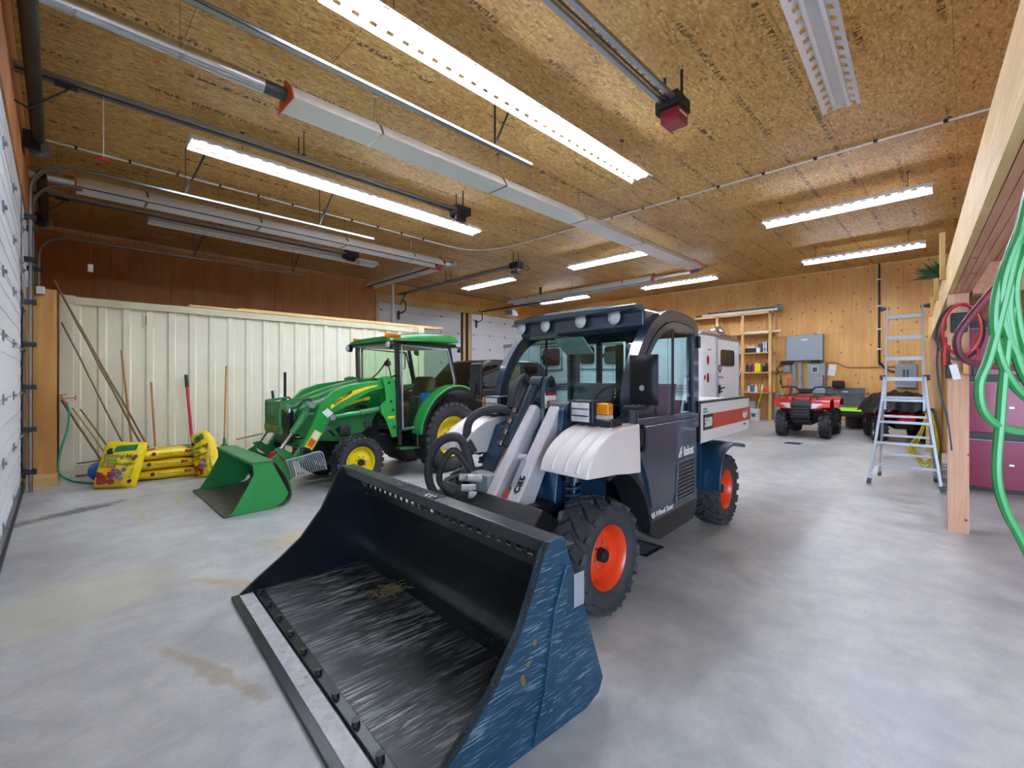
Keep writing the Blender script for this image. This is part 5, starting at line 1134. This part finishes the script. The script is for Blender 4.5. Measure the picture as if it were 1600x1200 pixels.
MB().prism(rr(-.16, .16, -.2, .2, .03), 0, .16, 'z').build('tub', 'black', bn); MB().b2((-.1, -.12, .16), (.12, .14, .2)).build('contents', 'white', bn, bev=.01)
obj(MB().cyl((0, 0, 0), (0, 0, .3), .09, n=16), 'grey_can', 'dgrey', 'grey can between the dark bin and the books', 'can', (17.2, 5.04, 2.31), bev=.008)
obj(MB().b2((-.06, -.05, 0), (.06, .05, .16)), 'small_box', 'white', 'small white box in front of the grey can', 'box', (17.08, 5.08, 2.31))
for i in range(5):
    b = thing('binder', ('white binder standing fifth from the right post on the middle shelf', 'grey binder standing fourth from the right post on the middle shelf', 'white binder in the center of the row of five', 'black binder standing second from the right post', 'white binder nearest the right post of the shelving')[i], 'binder', (17.18, 4.92 - i * .04, 2.31), 0, 'binders on the middle shelf')
    MB().b2((-.1, -.017, 0), (.1, .017, .36 - .03 * (i % 2))).build('cover', ('white', 'grey', 'white', 'black', 'white')[i], b); MB().b2((-.103, -.01, .06), (-.1, .01, .14)).build('spine_label', 'dgrey', b)
def bottle(loc, label, body, cap, h=.22, r=.04, spray=False):
    t = thing('bottle', label, 'bottle', loc, 0, 'bottles and jugs on the shelves')
    MB().lathe([(0, .002), (0, r), (h * .65, r), (h * .82, r * .45), (h * .9, r * .4)], (0, 0, 0), (0, 0, 1), 14).build('body', body, t)
    if spray: MB().b2((-.05, -.012, h * .95), (.03, .012, h * 1.08)).cyl((0, 0, h * .88), (0, 0, h * .97), r * .4, n=8).build('spray_head', cap, t)
    else: MB().cyl((0, 0, h * .88), (0, 0, h), r * .45, n=10).build('cap', cap, t)
for y, bm_, cm_, lb in ((5.46, 'black', 'red', 'black bottle at the left end of the second shelf'), (5.36, 'dgrey', 'white', 'grey bottle beside the black one on the second shelf'), (5.27, 'lred', 'black', 'dark red bottle left of the yellow jug')): bottle((17.1, y, 1.64), lb, bm_, cm_, .3, .045)
jg = thing('jug', 'yellow jug in the center of the second shelf', 'jug', (17.12, 5.1, 1.64)); MB().b2((-.08, -.1, 0), (.08, .1, .28)).build('body', 'cordy', jg, bev=.02); MB().cyl((0, .05, .28), (0, .05, .33), .03, n=10).build('cap', 'white', jg)
obj(MB().b2((-.12, -.08, 0), (.12, .08, .32)), 'carton', 'cardb', 'brown cardboard carton behind the yellow jug', 'box', (17.34, 4.98, 1.64))
bx = thing('tool_case', 'black box at the right end of the second shelf', 'box', (17.15, 4.82, 1.64)); MB().b2((-.12, -.1, 0), (.12, .1, .2)).build('body', 'black', bx, bev=.012); MB().tube([(-.02, -.05, .2), (-.02, -.05, .24), (-.02, .05, .24), (-.02, .05, .2)], .01, 6).build('handle', 'black', bx)
for i, (y, bm_, lb) in enumerate(((5.40, 'white', 'white bottle with blue cap at the left of the lowest shelf'), (5.28, 'bluebag', 'blue spray bottle on the lowest shelf'), (5.16, 'white', 'tall white spray bottle on the lowest shelf'), (5.06, 'amber', 'amber bottle with white cap on the lowest shelf'), (4.96, 'white', 'white spray bottle nearest the orange tub'))): bottle((17.1, y, .95), lb, bm_, 'bluebag' if i == 0 else 'white', .25, .045, i in (1, 2, 4))
obj(MB().prism(rr(-.1, .1, -.13, .13, .03), 0, .14, 'z'), 'orange_tub', 'orange2', 'orange tub at the right end of the lowest shelf', 'tub', (17.15, 4.82, .95), bev=.006)
bu = thing('bucket', 'white plastic bucket on the floor in front of the shelves', 'bucket', (16.78, 5.1, 0)); MB().lathe([(0, .002), (0, .14), (.36, .165), (.38, .175), (.38, .16), (.06, .135), (.05, .002)], (0, 0, 0), (0, 0, 1), 24).build('pail', 'white', bu); MB().tube([(.0, -.17, .34), (-.16, -.1, .22), (-.17, 0, .18), (-.16, .1, .22), (0, .17, .34)], .006, 6, smooth=3).build('bail', 'steel', bu); MB().b2((-.17, -.06, .12), (-.15, .06, .24)).build('label', 'dgreen', bu)
obj(MB().b2((-.12, -.16, 0), (.12, .16, .62)), 'paper_sack', 'grey', 'grey paper sack standing under the lowest shelf', 'sack', (17.25, 5.35, 0), bev=.03)
mp = thing('mop', 'yellow handled mop leaning on the shelving post above the white bucket', 'mop'); MB().cyl((16.82, 5.07, .3), (16.96, 4.83, 1.35), .016, n=8).build('handle', 'cordy', mp); MB().ball((16.81, 5.085, .24), .08, (1, 1, .9), 10, 7, .2).build('mop_head', 'white', mp)
for a, b, m_, lb, cat, nm in (((17.1, 4.30, .02), (17.42, 4.6, 1.75), 'cordy', 'yellow handled tool leaning left beside the shelves', 'tool', 'long_tool'), ((16.9, 4.18, .02), (17.2, 4.45, 1.35), 'cordy', 'second yellow handle, leaning right of the first', 'tool', 'long_tool'), ((17.3, 4.36, .02), (17.52, 4.5, 1.5), 'black', 'black handled tool crossing the yellow handles', 'tool', 'long_tool')):
    t = thing(nm, lb, cat); a, b = V(a), V(b); MB().cyl(a + (b - a) * .1, b, .016, n=8).build('handle', m_, t); MB().cyl(b - (b - a) * .12, b + (b - a) * .01, .02, n=8).build('grip', 'black' if m_ != 'black' else 'dgrey', t); MB().b2(a - V((.04, .06, .02)), a + V((.04, .06, .16))).build('head', 'dsteel', t, bev=.02)
obj(MB().b2((-.01, -.13, 0), (.01, .13, 1.0)), 'leaning_panel', 'grey', 'narrow grey sheet leaning beside the shelving post', 'panel', (17.15, 4.5, 0), rot=(0, R(12), 0))
jk = thing('farm_jack', 'orange upright jack standing below the large grey box', 'jack', (17.3, 4.22, 0)); MB().b2((-.03, -.035, .1), (.03, .035, 1.45)).build('bar', 'orange2', jk); MB().b2((-.12, -.1, 0), (.12, .1, .1)).build('base', 'orange2', jk, bev=.01); MB().b2((-.06, -.08, .5), (.06, .08, .75)).build('runner', 'orange2', jk, bev=.01); MB().cyl((0, 0, .7), (-.15, -.12, 1.1), .018, n=8).build('handle', 'black', jk)
# electrical gear on the wall
WX = X1
pb = thing('electrical_box', 'large grey sheet metal box high on the plywood end wall', 'box', (WX - .22, 3.26, 2.0)); MB().b2((0, 0, 0), (.215, 1.04, .84)).build('case', 'panel', pb, bev=.008); MB().b2((-.012, .01, .01), (0, 1.03, .83)).build('cover', 'panel', pb, bev=.004); MB().b2((-.02, .42, .66), (-.01, .60, .70)).build('handle', 'white', pb, bev=.004)
pn = thing('breaker_panel', 'tall grey panel box with blue square logo below the large box', 'panel', (WX - .2, 3.2, .72)); MB().b2((0, 0, 0), (.195, .5, 1.17)).build('case', 'panel', pn, bev=.008); MB().b2((-.012, .015, .02), (0, .485, 1.15)).build('door', 'panel', pn, bev=.003); MB().b2((-.014, .19, .88), (-.012, .37, 1.08)).build('sticker', 'white', pn); MB().b2((-.0155, .21, .9), (-.014, .35, 1.06)).build('logo_square', 'navy', pn); MB().b2((-.0165, .25, .94), (-.0155, .265, 1.03)).cyl((-.0165, .28, .96), (-.0155, .28, .96), .02, n=12).build('logo_mark', 'red', pn); MB().b2((-.05, .03, .45), (-.012, .06, .8)).build('switch_handle', 'lred', pn); MB().b2((-.013, .06, .68), (-.012, .26, .69)).build('door_slot', 'white', pn)
for y, lb in ((4.1, 'left of two grey conduits below the large grey box'), (3.9, 'right of two grey conduits below the large grey box')):
    t = thing('wall_conduit', lb, 'conduit', (WX - .09, y, 0)); MB().cyl((0, 0, 0), (0, 0, 2.0), .055, n=12).build('pipe', 'grey', t); MB().cyl((0, 0, 1.35), (0, 0, 1.47), .07, n=12).build('coupling', 'grey', t)
for y, lb in ((3.55, 'left short pipe stub between the large grey box and panel'), (3.4, 'right short pipe stub between the large grey box and panel')): obj(MB().cyl((0, 0, 1.89), (0, 0, 2.0), .04, n=10), 'pipe_stub', 'dgrey', lb, 'pipe', (WX - .1, y, 0))
obj(MB().b2((-.02, -.025, .65), (.02, .025, 1.9)), 'cable_guard', 'cordy', 'yellow vertical strip beside the tall panel box', 'strip', (WX - .03, 3.74, 0))
mt = thing('wall_meter', 'black and grey meter box left of the large grey box', 'meter', (WX - .14, 4.3, 1.62)); MB().b2((0, -.09, 0), (.12, .09, .24)).build('case', 'grey', mt, bev=.02); MB().b2((-.02, -.22, .26), (.12, .2, .38)).build('hood', 'black', mt, bev=.03); MB().tube([(.02, .1, .2), (.02, .26, .18), (.02, .28, .06), (.02, .18, .0), (.02, .12, .05)], .015, 6, smooth=4).build('cable', 'black', mt)
obj(MB().tube([(0, 3.2, 1.93), (0, 2.95, 1.93), (0, 2.72, 1.80), (0, 2.5, 1.77), (0, 1.5, 1.77)], .022, 8, smooth=3), 'copper_pipe', 'haft', 'copper coloured conduit running right along the plywood wall', 'conduit', (WX - .03, 0, 0))
obj(MB().b2((-.01, -.1, 0), (.01, .1, .36)), 'paper_sheet', 'white', 'pale paper hanging right of the tall panel box', 'paper', (WX - .02, 3.08, 1.5), rot=(R(8), 0, 0))
bp2 = thing('breaker_panel', 'small grey breaker panel behind the ladder rungs', 'panel', (WX - .14, 1.02, 1.15)); MB().b2((0, 0, 0), (.135, .47, .68)).build('case', 'panel', bp2, bev=.006); MB().b2((-.012, .1, .1), (0, .37, .58)).build('door', 'grey', bp2); 
for y in (.17, .25): 
    for k in range(6): MB().b2((-.02, y, .2 + k * .055), (-.012, y + .05, .24 + k * .055)).build('breaker', 'black', bp2)
cbn = thing('cable_bundle', 'row of thin cables entering the top of the small breaker panel', 'cable', (WX - .06, 1.08, 0))
for k in range(7): MB().cyl((0, k * .055, 1.835), (0, k * .055, 1.98), .012, n=6).build('cable', 'haft', cbn)
bc = thing('black_cable', 'black cable running down the plywood wall from the ceiling', 'cable', (WX - .03, 1.87, 0)); MB().tube([(0, 0, 4.88), (0, 0, 2.1), (0, -.04, 1.86), (0, -.18, 1.68), (0, -.36, 1.6)], .028, 8, smooth=4).build('cord', 'black', bc)
for z in (2.3, 2.9, 3.6, 4.4): MB().b2((-.03, -.06, z - .02), (.02, .06, z + .02)).build('clip', 'white', bc)
obj(MB().tube([(0, .9, 2.05), (0, .72, 2.05), (0, .68, 1.95), (0, .68, 1.5), (0, .75, 1.4), (0, .95, 1.4)], .02, 8, smooth=2), 'copper_loop', 'haft', 'copper coloured pipe loop right of the small breaker panel', 'pipe', (WX - .04, 0, 0))
tb = thing('steel_sheet', 'grey steel sheet leaning below the copper conduit, behind the red quad', 'panel', (WX - .2, 2.2, .55), 0); MB().b2((0, 0, 0), (.03, .95, .58)).build('sheet', 'dgrey', tb, bev=.004, rot=(0, R(10), 0)); MB().b2((-.012, .42, .44), (.0, .56, .47)).build('handle', 'white', tb, rot=(0, R(10), 0)); MB().b2((.04, .05, -.55), (.1, .1, .3)).b2((.04, .85, -.55), (.1, .9, .3)).parts('leg', 'dsteel', tb)
obj(MB().b2((-.1, -.16, 0), (.1, .16, .22)), 'black_case', 'black', 'small black case resting on the grey steel sheet', 'case', (WX - .16, 2.86, 1.13), bev=.04)

# ================================================================ QUADS, SNOWMOBILE
at = thing('quad', 'red utility quad with racks, facing the room', 'quad', (12.78, 2.8, 0), 3)
for x, y, r_, w_ in ((0, -.44, .325, .2), (0, .44, .325, .2), (1.42, -.43, .325, .26), (1.42, .43, .325, .26)): wheel(at, 'wheel', (x, y, r_), r_, w_, .15, 'grey', 1 if y > 0 else -1, 'knob', 16, .03, nuts=4)
MB().b2((-.1, -.2, .3), (1.6, .2, .62)).build('frame', 'black', at, bev=.04)
MB().prism([(-.38, .48), (-.40, .80), (-.30, .9), (.1, .94), (.1, .4), (-.3, .4)], -.19, .19).build('grille', 'plastic', at, bev=.02)
for k in range(4): MB().b2((-.41, -.15, .56 + .07 * k), (-.385, .15, .58 + .07 * k)).build('grille_slat', 'dgrey', at)
MB().b2((-.34, -.18, .38), (-.24, .18, .56)).build('bumper', 'black', at, bev=.02)
for s in (-1, 1):
    MB().tube([(-.3, s * .16, .4), (-.34, s * .17, .7), (-.27, s * .18, .96)], .018, 6, smooth=3).build('bumper_bar', 'black', at)
    f = spl2([(-.36, .74), (-.32, .83), (-.2, .91), (.05, .95), (.28, .89), (.42, .66)], 4)
    MB().ring(f, inset(f, .03), s * .14, s * .57, 'y', False).build('front_fender', 'red', at, bev=.012)
    MB().prism([(-.36, .70), (-.3, .84), (-.18, .92), (-.10, .78), (-.25, .66)], s * .18, s * .42).build('fender_nose', 'red', at, bev=.02)
    m = MB(); A_ = [m.v(p) for p in ((-.375, s * .205, .70), (-.345, s * .42, .74), (-.33, s * .44, .83), (-.365, s * .22, .84))]; B_ = [m.v((p.co.x + .08, p.co.y, p.co.z)) for p in A_]; m.face(A_); m.face(B_[::-1]); [m.face([A_[i], B_[i], B_[(i + 1) % 4], A_[(i + 1) % 4]]) for i in range(4)]; m.build('headlight', 'lens', at, bev=.01)
    g = spl2([(1.0, .68), (1.12, .86), (1.4, .94), (1.7, .9), (1.85, .74)], 4)
    MB().ring(g, inset(g, .03), s * .12, s * .6, 'y', False).build('rear_fender', 'red', at, bev=.012)
    MB().b2((.4, s * .28, .28), (1.05, s * .58, .33)).b2((.42, s * .42, .33), (.46, s * .58, .66)).build('foot_well', 'black', at)
    MB().tube([(.28, s * .1, 1.08), (.26, s * .2, 1.2), (.2, s * .36, 1.22)], .02, 8).cyl((.2, s * .34, 1.22), (.24, s * .52, 1.2), .026, n=8).cyl((.12, s * .3, 1.22), (.12, s * .46, 1.2), .01, n=6).build('handlebar', 'black', at)
    MB().cyl((.1, s * .3, .42), (-.02, s * .42, .36), .025, n=8).build('suspension_arm', 'black', at)
MB().prism([(-.2, .9), (-.05, 1.0), (.35, 1.04), (.6, .92), (.6, .7), (-.1, .7)], -.16, .16).build('hood', 'red', at, bev=.04)
MB().prism([(.55, .88), (.7, .92), (1.1, .92), (1.5, .96), (1.5, .86), (.6, .76)], -.16, .16).build('seat', 'black', at, bev=.04)
MB().b2((.16, -.14, 1.05), (.34, .14, 1.17)).build('instrument_pod', 'black', at, bev=.03)
rk_ = MB()
for x0, x1 in ((-.38, .12), (1.3, 1.85)):
    z = 1.0
    rk_.tube([(x0, -.45, z), (x1, -.45, z), (x1, .45, z), (x0, .45, z)], .013, 6, closed=True)
    for k in range(5): rk_.cyl((x0, -.36 + .18 * k, z), (x1, -.36 + .18 * k, z), .009, n=6)
    for y in (-.3, .3): rk_.cyl((x0 + .15, y, z), (x0 + .2, y, .9), .01, n=6)
rk_.build('rack', 'black', at, kind='stuff')
a2 = thing('sport_quad', 'red sport quad under a black cover, behind the ladder', 'quad', (13.25, 1.0, 0), 14)
for x, y in ((0, -.42), (0, .42), (1.2, -.42), (1.2, .42)): wheel(a2, 'wheel', (x - .05, y, .29), .29, .24, .17, 'alu', 1 if y > 0 else -1, 'knob', 15, .04, nuts=4)
MB().b2((-.2, -.2, .3), (1.4, .2, .55)).build('frame', 'black', a2, bev=.04)
for s in (-1, 1):
    for x in (0, 1.18):
        f = spl2([(x - .42, .58), (x - .2, .7), (x + .1, .72), (x + .4, .6)], 4); MB().ring(f, inset(f, .03), s * .12, s * .55, 'y', False).build('fender', 'red', a2, bev=.01)
MB().prism([(-.5, .5), (-.3, .75), (.2, .85), (.5, .7), (.4, .5)], -.14, .14).build('nose', 'red', a2, bev=.03)
def tp_(u, v):
    a = 2 * u - 1; b = 2 * v - 1; e = max(0, 1 - abs(a) ** 3) * max(0, 1 - abs(b) ** 2.6)
    return (.6 + a * 1.05, b * .66, .72 + .38 * e ** .6 + .035 * math.sin(11 * a + 4 * b) * math.cos(7 * b - 3 * a) + .025 * math.sin(19 * b + 5 * a) - .08 * (abs(b) > .8))
MB().grid(tp_, 36, 26, .01).build('cover', 'tarp', a2)
MB().cyl((.12, -.35, .98), (.15, .35, .98), .018, n=8).build('handlebar', 'black', a2)
sn = thing('snowmobile', 'black snowmobile with lime green and white hood beside the covered quad', 'snowmobile', (15.75, 2.25, 0), 4)
for y in (-.4, .4):
    MB().tube([(-.9, y, .16), (-.8, y, .07), (-.4, y, .04), (.1, y, .04), (.2, y, .08)], .035, 6, smooth=3).build('ski', 'black', sn); MB().bar((-.3, y, .06), (-.15, y * .6, .42), .04, .04).build('ski_leg', 'black', sn)
MB().prism([(-.55, .45), (-.4, .58), (.1, .76), (.3, .78), (.4, .5), (-.3, .36)], -.32, .32).build('hood', 'dgrey', sn, bev=.05)
for s in (-1, 1): MB().prism([(-.5, .48), (-.35, .56), (.15, .72), (.15, .66), (-.3, .5)], s * .322, s * .33).build('side_stripe', 'lime', sn)
MB().prism([(-.57, .52), (-.45, .6), (-.38, .62), (-.5, .52)], -.3, .3).build('nose_panel', 'lime', sn, bev=.02)
MB().prism([(.35, .5), (.5, .68), (1.3, .66), (1.3, .5)], -.16, .16).build('seat', 'black', sn, bev=.04); MB().prism([(.1, .05), (1.5, .05), (1.6, .2), (1.5, .35), (.2, .4)], -.19, .19).build('track', 'rubber', sn, bev=.03)
MB().tube([(.2, -.35, 1.0), (.18, 0, .95), (.2, .35, 1.0)], .018, 6).build('handlebar', 'black', sn)

# ================================================================ LADDER
ld = thing('ladder', 'aluminium folding ladder standing as a tall A-frame on the floor', 'ladder', (7.8, .58, 0), 2)
ft = [(-.04, .36, 0), (-.04, -.365, 0)]
for s in (-1, 1):
    MB().bar((-.03, s * .36, .0), (.04, s * .225, 1.12), .028, .07, up=(1, 0, 0)).bar((.04, s * .225, 1.12), (.06, s * .2, 1.44), .028, .07, up=(1, 0, 0)).build('outer_rail', 'alu', ld)
    MB().bar((.05, s * .195, 1.0), (.16, s * .175, 2.38), .025, .06, up=(1, 0, 0)).build('inner_rail', 'alu', ld)
    MB().bar((.09, s * .20, 1.40), (.72, s * .30, .0), .026, .06, up=(1, 0, 0)).build('rear_rail', 'alu', ld)
    MB().bar((-.03, s * .365, -.0), (-.025, s * .35, .075), .045, .085, up=(1, 0, 0)).build('foot', 'dgrey', ld)
    MB().bar((.715, s * .30, .0), (.70, s * .295, .06), .04, .08, up=(1, 0, 0)).build('foot', 'dgrey', ld)
    MB().cyl((.06, s * .185, 1.43), (.06, s * .25, 1.43), .036, n=18).build('hinge', 'dgrey', ld)
    MB().cyl((.15, s * .155, 2.36), (.15, s * .24, 2.36), .022, n=14).cyl((.15, s * .22, 2.36), (.15, s * .25, 2.36), .03, n=14).build('top_lock', 'dgrey', ld)
    MB().bar((-.02, s * .335, .16), (-.01, s * .26, .27), .03, .012).build('foot_brace', 'alu', ld)
for z, m_ in ((.27, .31), (.56, .285), (.84, .25), (1.13, .22)): MB().bar((-.03 + .065 * z, -m_, z), (-.03 + .065 * z, m_, z), .06, .03, up=(0, 0, 1)).build('rung', 'alu', ld)
for z in (1.41, 1.68, 1.96, 2.24): MB().bar((.05 + .08 * (z - 1), -.18, z), (.05 + .08 * (z - 1), .18, z), .055, .05, up=(0, 0, 1)).build('rung', 'alu', ld)
for z in (.35, .62, .90, 1.16): t_ = (1.4 - z) / 1.4; MB().bar((.09 + .63 * t_, -.2 - .1 * t_, z), (.09 + .63 * t_, .2 + .1 * t_, z), .05, .028, up=(0, 0, 1)).build('rear_rung', 'alu', ld)

# ================================================================ RIGHT SIDE: CABINETS, HOSES, CORDS
for k in range(6):
    y1 = .17 - k * .465
    cb = thing('tool_cabinet', ('magenta three-tier steel cabinet directly behind the timber post', 'magenta three-tier steel cabinet, second from the timber post', 'magenta three-tier steel cabinet, third from the timber post', 'magenta three-tier steel cabinet, fourth from the timber post', 'magenta three-tier steel cabinet, fifth from the timber post', 'magenta three-tier steel cabinet, sixth from the timber post')[k], 'cabinet', (8.22, y1 - .46, 0), 0, 'magenta steel cabinets')
    MB().b2((.03, 0, 0), (.6, .458, 2.14)).build('carcass', 'black', cb)
    for z0, z1 in ((.05, .66), (.74, 1.38), (1.46, 2.06)):
        d = MB().b2((0, .006, z0), (.03, .452, z1)).build('door', 'magenta', cb, bev=.006); MB().b2((-.012, .03, z1 - .02), (0, .43, z1 - .005)).build('pull_edge', 'grey', d); MB().b2((-.004, .35, (z0 + z1) / 2 - .01), (0, .39, (z0 + z1) / 2 + .01)).build('lock', 'steel', d)
ob = thing('outlet_box', 'black outlet box screwed on the timber post', 'outlet', (5.865, .05, 1.93)); MB().b2((-.03, -.055, -.09), (.01, .055, .09)).build('cover', 'black', ob, bev=.008)
for z in (-.04, .04): MB().cyl((-.045, 0, z), (-.028, 0, z), .03, n=14).build('socket', 'plastic', ob)
jc = thing('jumper_cables', 'red and black jumper cables looped over the outlet on the timber post', 'cable', (5.80, .05, 1.84))
def loop(cy, cz, ry, rz, ph, xs, n=20, a0=0, a1=360): return [(xs + .012 * math.sin(3 * R(a)), cy + ry * math.cos(R(a) + ph), cz + rz * math.sin(R(a) + ph)) for a in [a0 + (a1 - a0) * i / n for i in range(n + 1)]]
MB().tube(loop(0, 0, .155, .25, 0, 0, a1=720, n=40), .011, 6).build('black_cable', 'black', jc); MB().tube(loop(-.015, .02, .125, .23, .4, -.03, a1=380), .0125, 6).build('red_cable', 'cordr', jc)
MB().tube([(-.03, .09, -.1), (-.03, .095, -.2), (-.035, .095, -.3)], .014, 6).build('red_cable', 'cordr', jc); MB().tube([(-.02, .07, -.12), (-.02, .075, -.22), (-.03, .07, -.3)], .014, 6).build('black_cable', 'black', jc)
MB().b2((-.05, .075, -.42), (-.03, .13, -.28)).build('tag', 'white', jc, bev=.004, rot=(R(-12), 0, 0)); MB().b2((-.035, .05, -.42), (-.01, .09, -.27)).build('plug', 'black', jc, bev=.01)
MB().tube([(-.0, -.1, -.05), (-.02, -.12, -.2), (-.03, -.1, -.33)], .01, 6, smooth=3).build('red_cable', 'cordr', jc); MB().b2((-.04, -.13, -.40), (-.0, -.08, -.31)).build('clamp', 'black', jc, bev=.01); MB().b2((-.03, -.16, -.39), (-.01, -.13, -.34)).build('clamp', 'red', jc, bev=.006)
MB().b2((-.02, -.06, -.38), (.01, -.025, -.24)).build('hook', 'pine', jc)
obj(MB().tube([(0, .17, 1.9), (0, .2, 1.6), (0, .18, 1.3), (0, .13, 1.05), (0, .10, .75)], .008, 6, smooth=4), 'power_cord', 'navy', 'dark cord hanging down the left edge of the timber post', 'cord', (5.87, 0, 0))
gc_ = thing('green_hose', 'light green hose coil hanging in the right foreground', 'hose', (1.47, -.06, 0))
def gp(pts): return [(p[0] - 1.47, p[1] + .06, p[2]) for p in pts]
for i, (dx, dz, w_) in enumerate(((0, 0, 1.0), (.018, .03, .86), (.03, -.015, .72), (.012, .05, 1.1), (.04, .02, .6))):
    pts = [(1.56 + dx, -.16 - .01 * i, 2.10), (1.50 + dx * .4, -.09 - .008 * i, 1.78 + dz), (1.468 + .3 * dx, -.05 - .3 * dx - .004 * i, 1.63 + dz), (1.457 + .8 * dx, -.042 - .9 * dx, 1.53 + dz), (1.47 + dx, -.058 - dx, 1.44 + dz), (1.51 + dx, -.10 - dx, 1.37 + dz), (1.58 + dx, -.18 - dx, 1.345 + dz), (1.66 + dx, -.27, 1.42), (1.70, -.31, 1.6), (1.68, -.29, 1.85), (1.6, -.2, 2.10)]
    MB().tube([(x, y, z) for x, y, z in gp(pts)], .0088, 8, smooth=6).build('strand', 'hose', gc_)
for pts in ([(1.53, -.14, 2.10), (1.478, -.075, 1.70), (1.462, -.05, 1.55), (1.447, -.033, 1.46), (1.433, -.019, 1.407), (1.438, -.024, 1.351), (1.465, -.05, 1.315), (1.51, -.095, 1.303), (1.6, -.19, 1.32), (1.72, -.32, 1.4)],
            [(1.55, -.15, 2.10), (1.50, -.09, 1.75), (1.482, -.068, 1.56), (1.472, -.058, 1.44), (1.466, -.052, 1.337), (1.46, -.046, 1.21), (1.475, -.061, 1.126), (1.51, -.1, 1.02), (1.6, -.2, .7), (1.8, -.35, .25), (2.0, -.45, .02)]):
    MB().tube([(x, y, z) for x, y, z in gp(pts)], .0088, 8, smooth=6).build('strand', 'hose', gc_)
MB().tube([(.09, -.13, 2.2), (.06, -.12, 2.12), (.10, -.12, 2.07), (.16, -.13, 2.08)], .01, 6, smooth=3).build('hook', 'steel', gc_)
mh = thing('air_hose', 'dark maroon air hose looping behind the light green hose', 'hose')
MB().tube([(1.78, -.16, 2.2), (1.74, -.115, 1.93), (1.711, -.085, 1.761), (1.696, -.07, 1.68), (1.665, -.039, 1.632), (1.619, .007, 1.551), (1.607, .019, 1.511), (1.619, .007, 1.47), (1.66, -.033, 1.454), (1.75, -.12, 1.45), (1.95, -.3, 1.5), (2.05, -.4, 1.8), (2.0, -.35, 2.2)], .0085, 8, smooth=6).build('tube', 'maroon', mh)
yc = thing('extension_cord', 'yellow extension cord bundle hanging beside the ladder', 'cord', (9.0, .42, 0))
for i in range(9):
    a = random.uniform(-.05, .05); w_ = random.uniform(.03, .13); zb = random.uniform(.04, .3)
    MB().tube([(a * .4, -.04 + a * .3, .95), (a, -.06 - w_ * .4, .7), (a, -.02 - w_, .35), (a, .02, zb), (a, .06 + w_ * 1.2, .3 + .1 * random.random()), (a, .02 + w_ * .4, .65), (a * .4, -.01, .95)], .0085, 6, smooth=4).build('loop', 'cordy', yc)
MB().b2((-.02, -.08, .9), (.06, .04, .98)).build('tie', 'black', yc); MB().b2((.03, -.16, 0), (.07, -.08, 1.6)).build('hanging_stake', 'pine', yc)
bs = thing('wire_basket', 'small grey wire basket on the floor left of the timber post', 'basket', (7.95, .14, 0))
for z in (.02, .12, .22, .31): MB().ring(rr(-.1, .1, -.05, .09, .02, 2), rr(-.092, .092, -.042, .082, .02, 2), z, z + .012, 'z').build('hoop', 'dgrey', bs)
for k in range(8): MB().cyl((-.096 + .027 * k, -.046, .02), (-.096 + .027 * k, -.046, .32), .004, n=5).cyl((-.096, -.046 + .018 * k, .02), (-.096, -.046 + .018 * k, .32), .004, n=5).build('wire', 'dgrey', bs)
pt = thing('artificial_plant', 'bushy green artificial greenery lying on the mezzanine edge', 'plant', (7.1, .2, 2.55))
m = MB()
for i in range(160):
    d = V((random.gauss(0, 1), random.gauss(.3, 1), abs(random.gauss(.5, .6)))).normalized(); L_ = random.uniform(.12, .26); s_ = d.cross(V((0, 0, 1))).normalized() * .012; b0 = V((random.gauss(0, .04), random.gauss(0, .03), .03))
    m.poly([b0 - s_, b0 + d * L_ * .5 - s_ * 1.4 + V((0, 0, .01)), b0 + d * L_, b0 + d * L_ * .5 + s_ * 1.4, b0 + s_])
m.build('leaves', 'plant', pt, kind='stuff', smooth=0); MB().cyl((0, -.1, .0), (0, .12, .05), .02, n=8).build('stem', 'plant', pt)
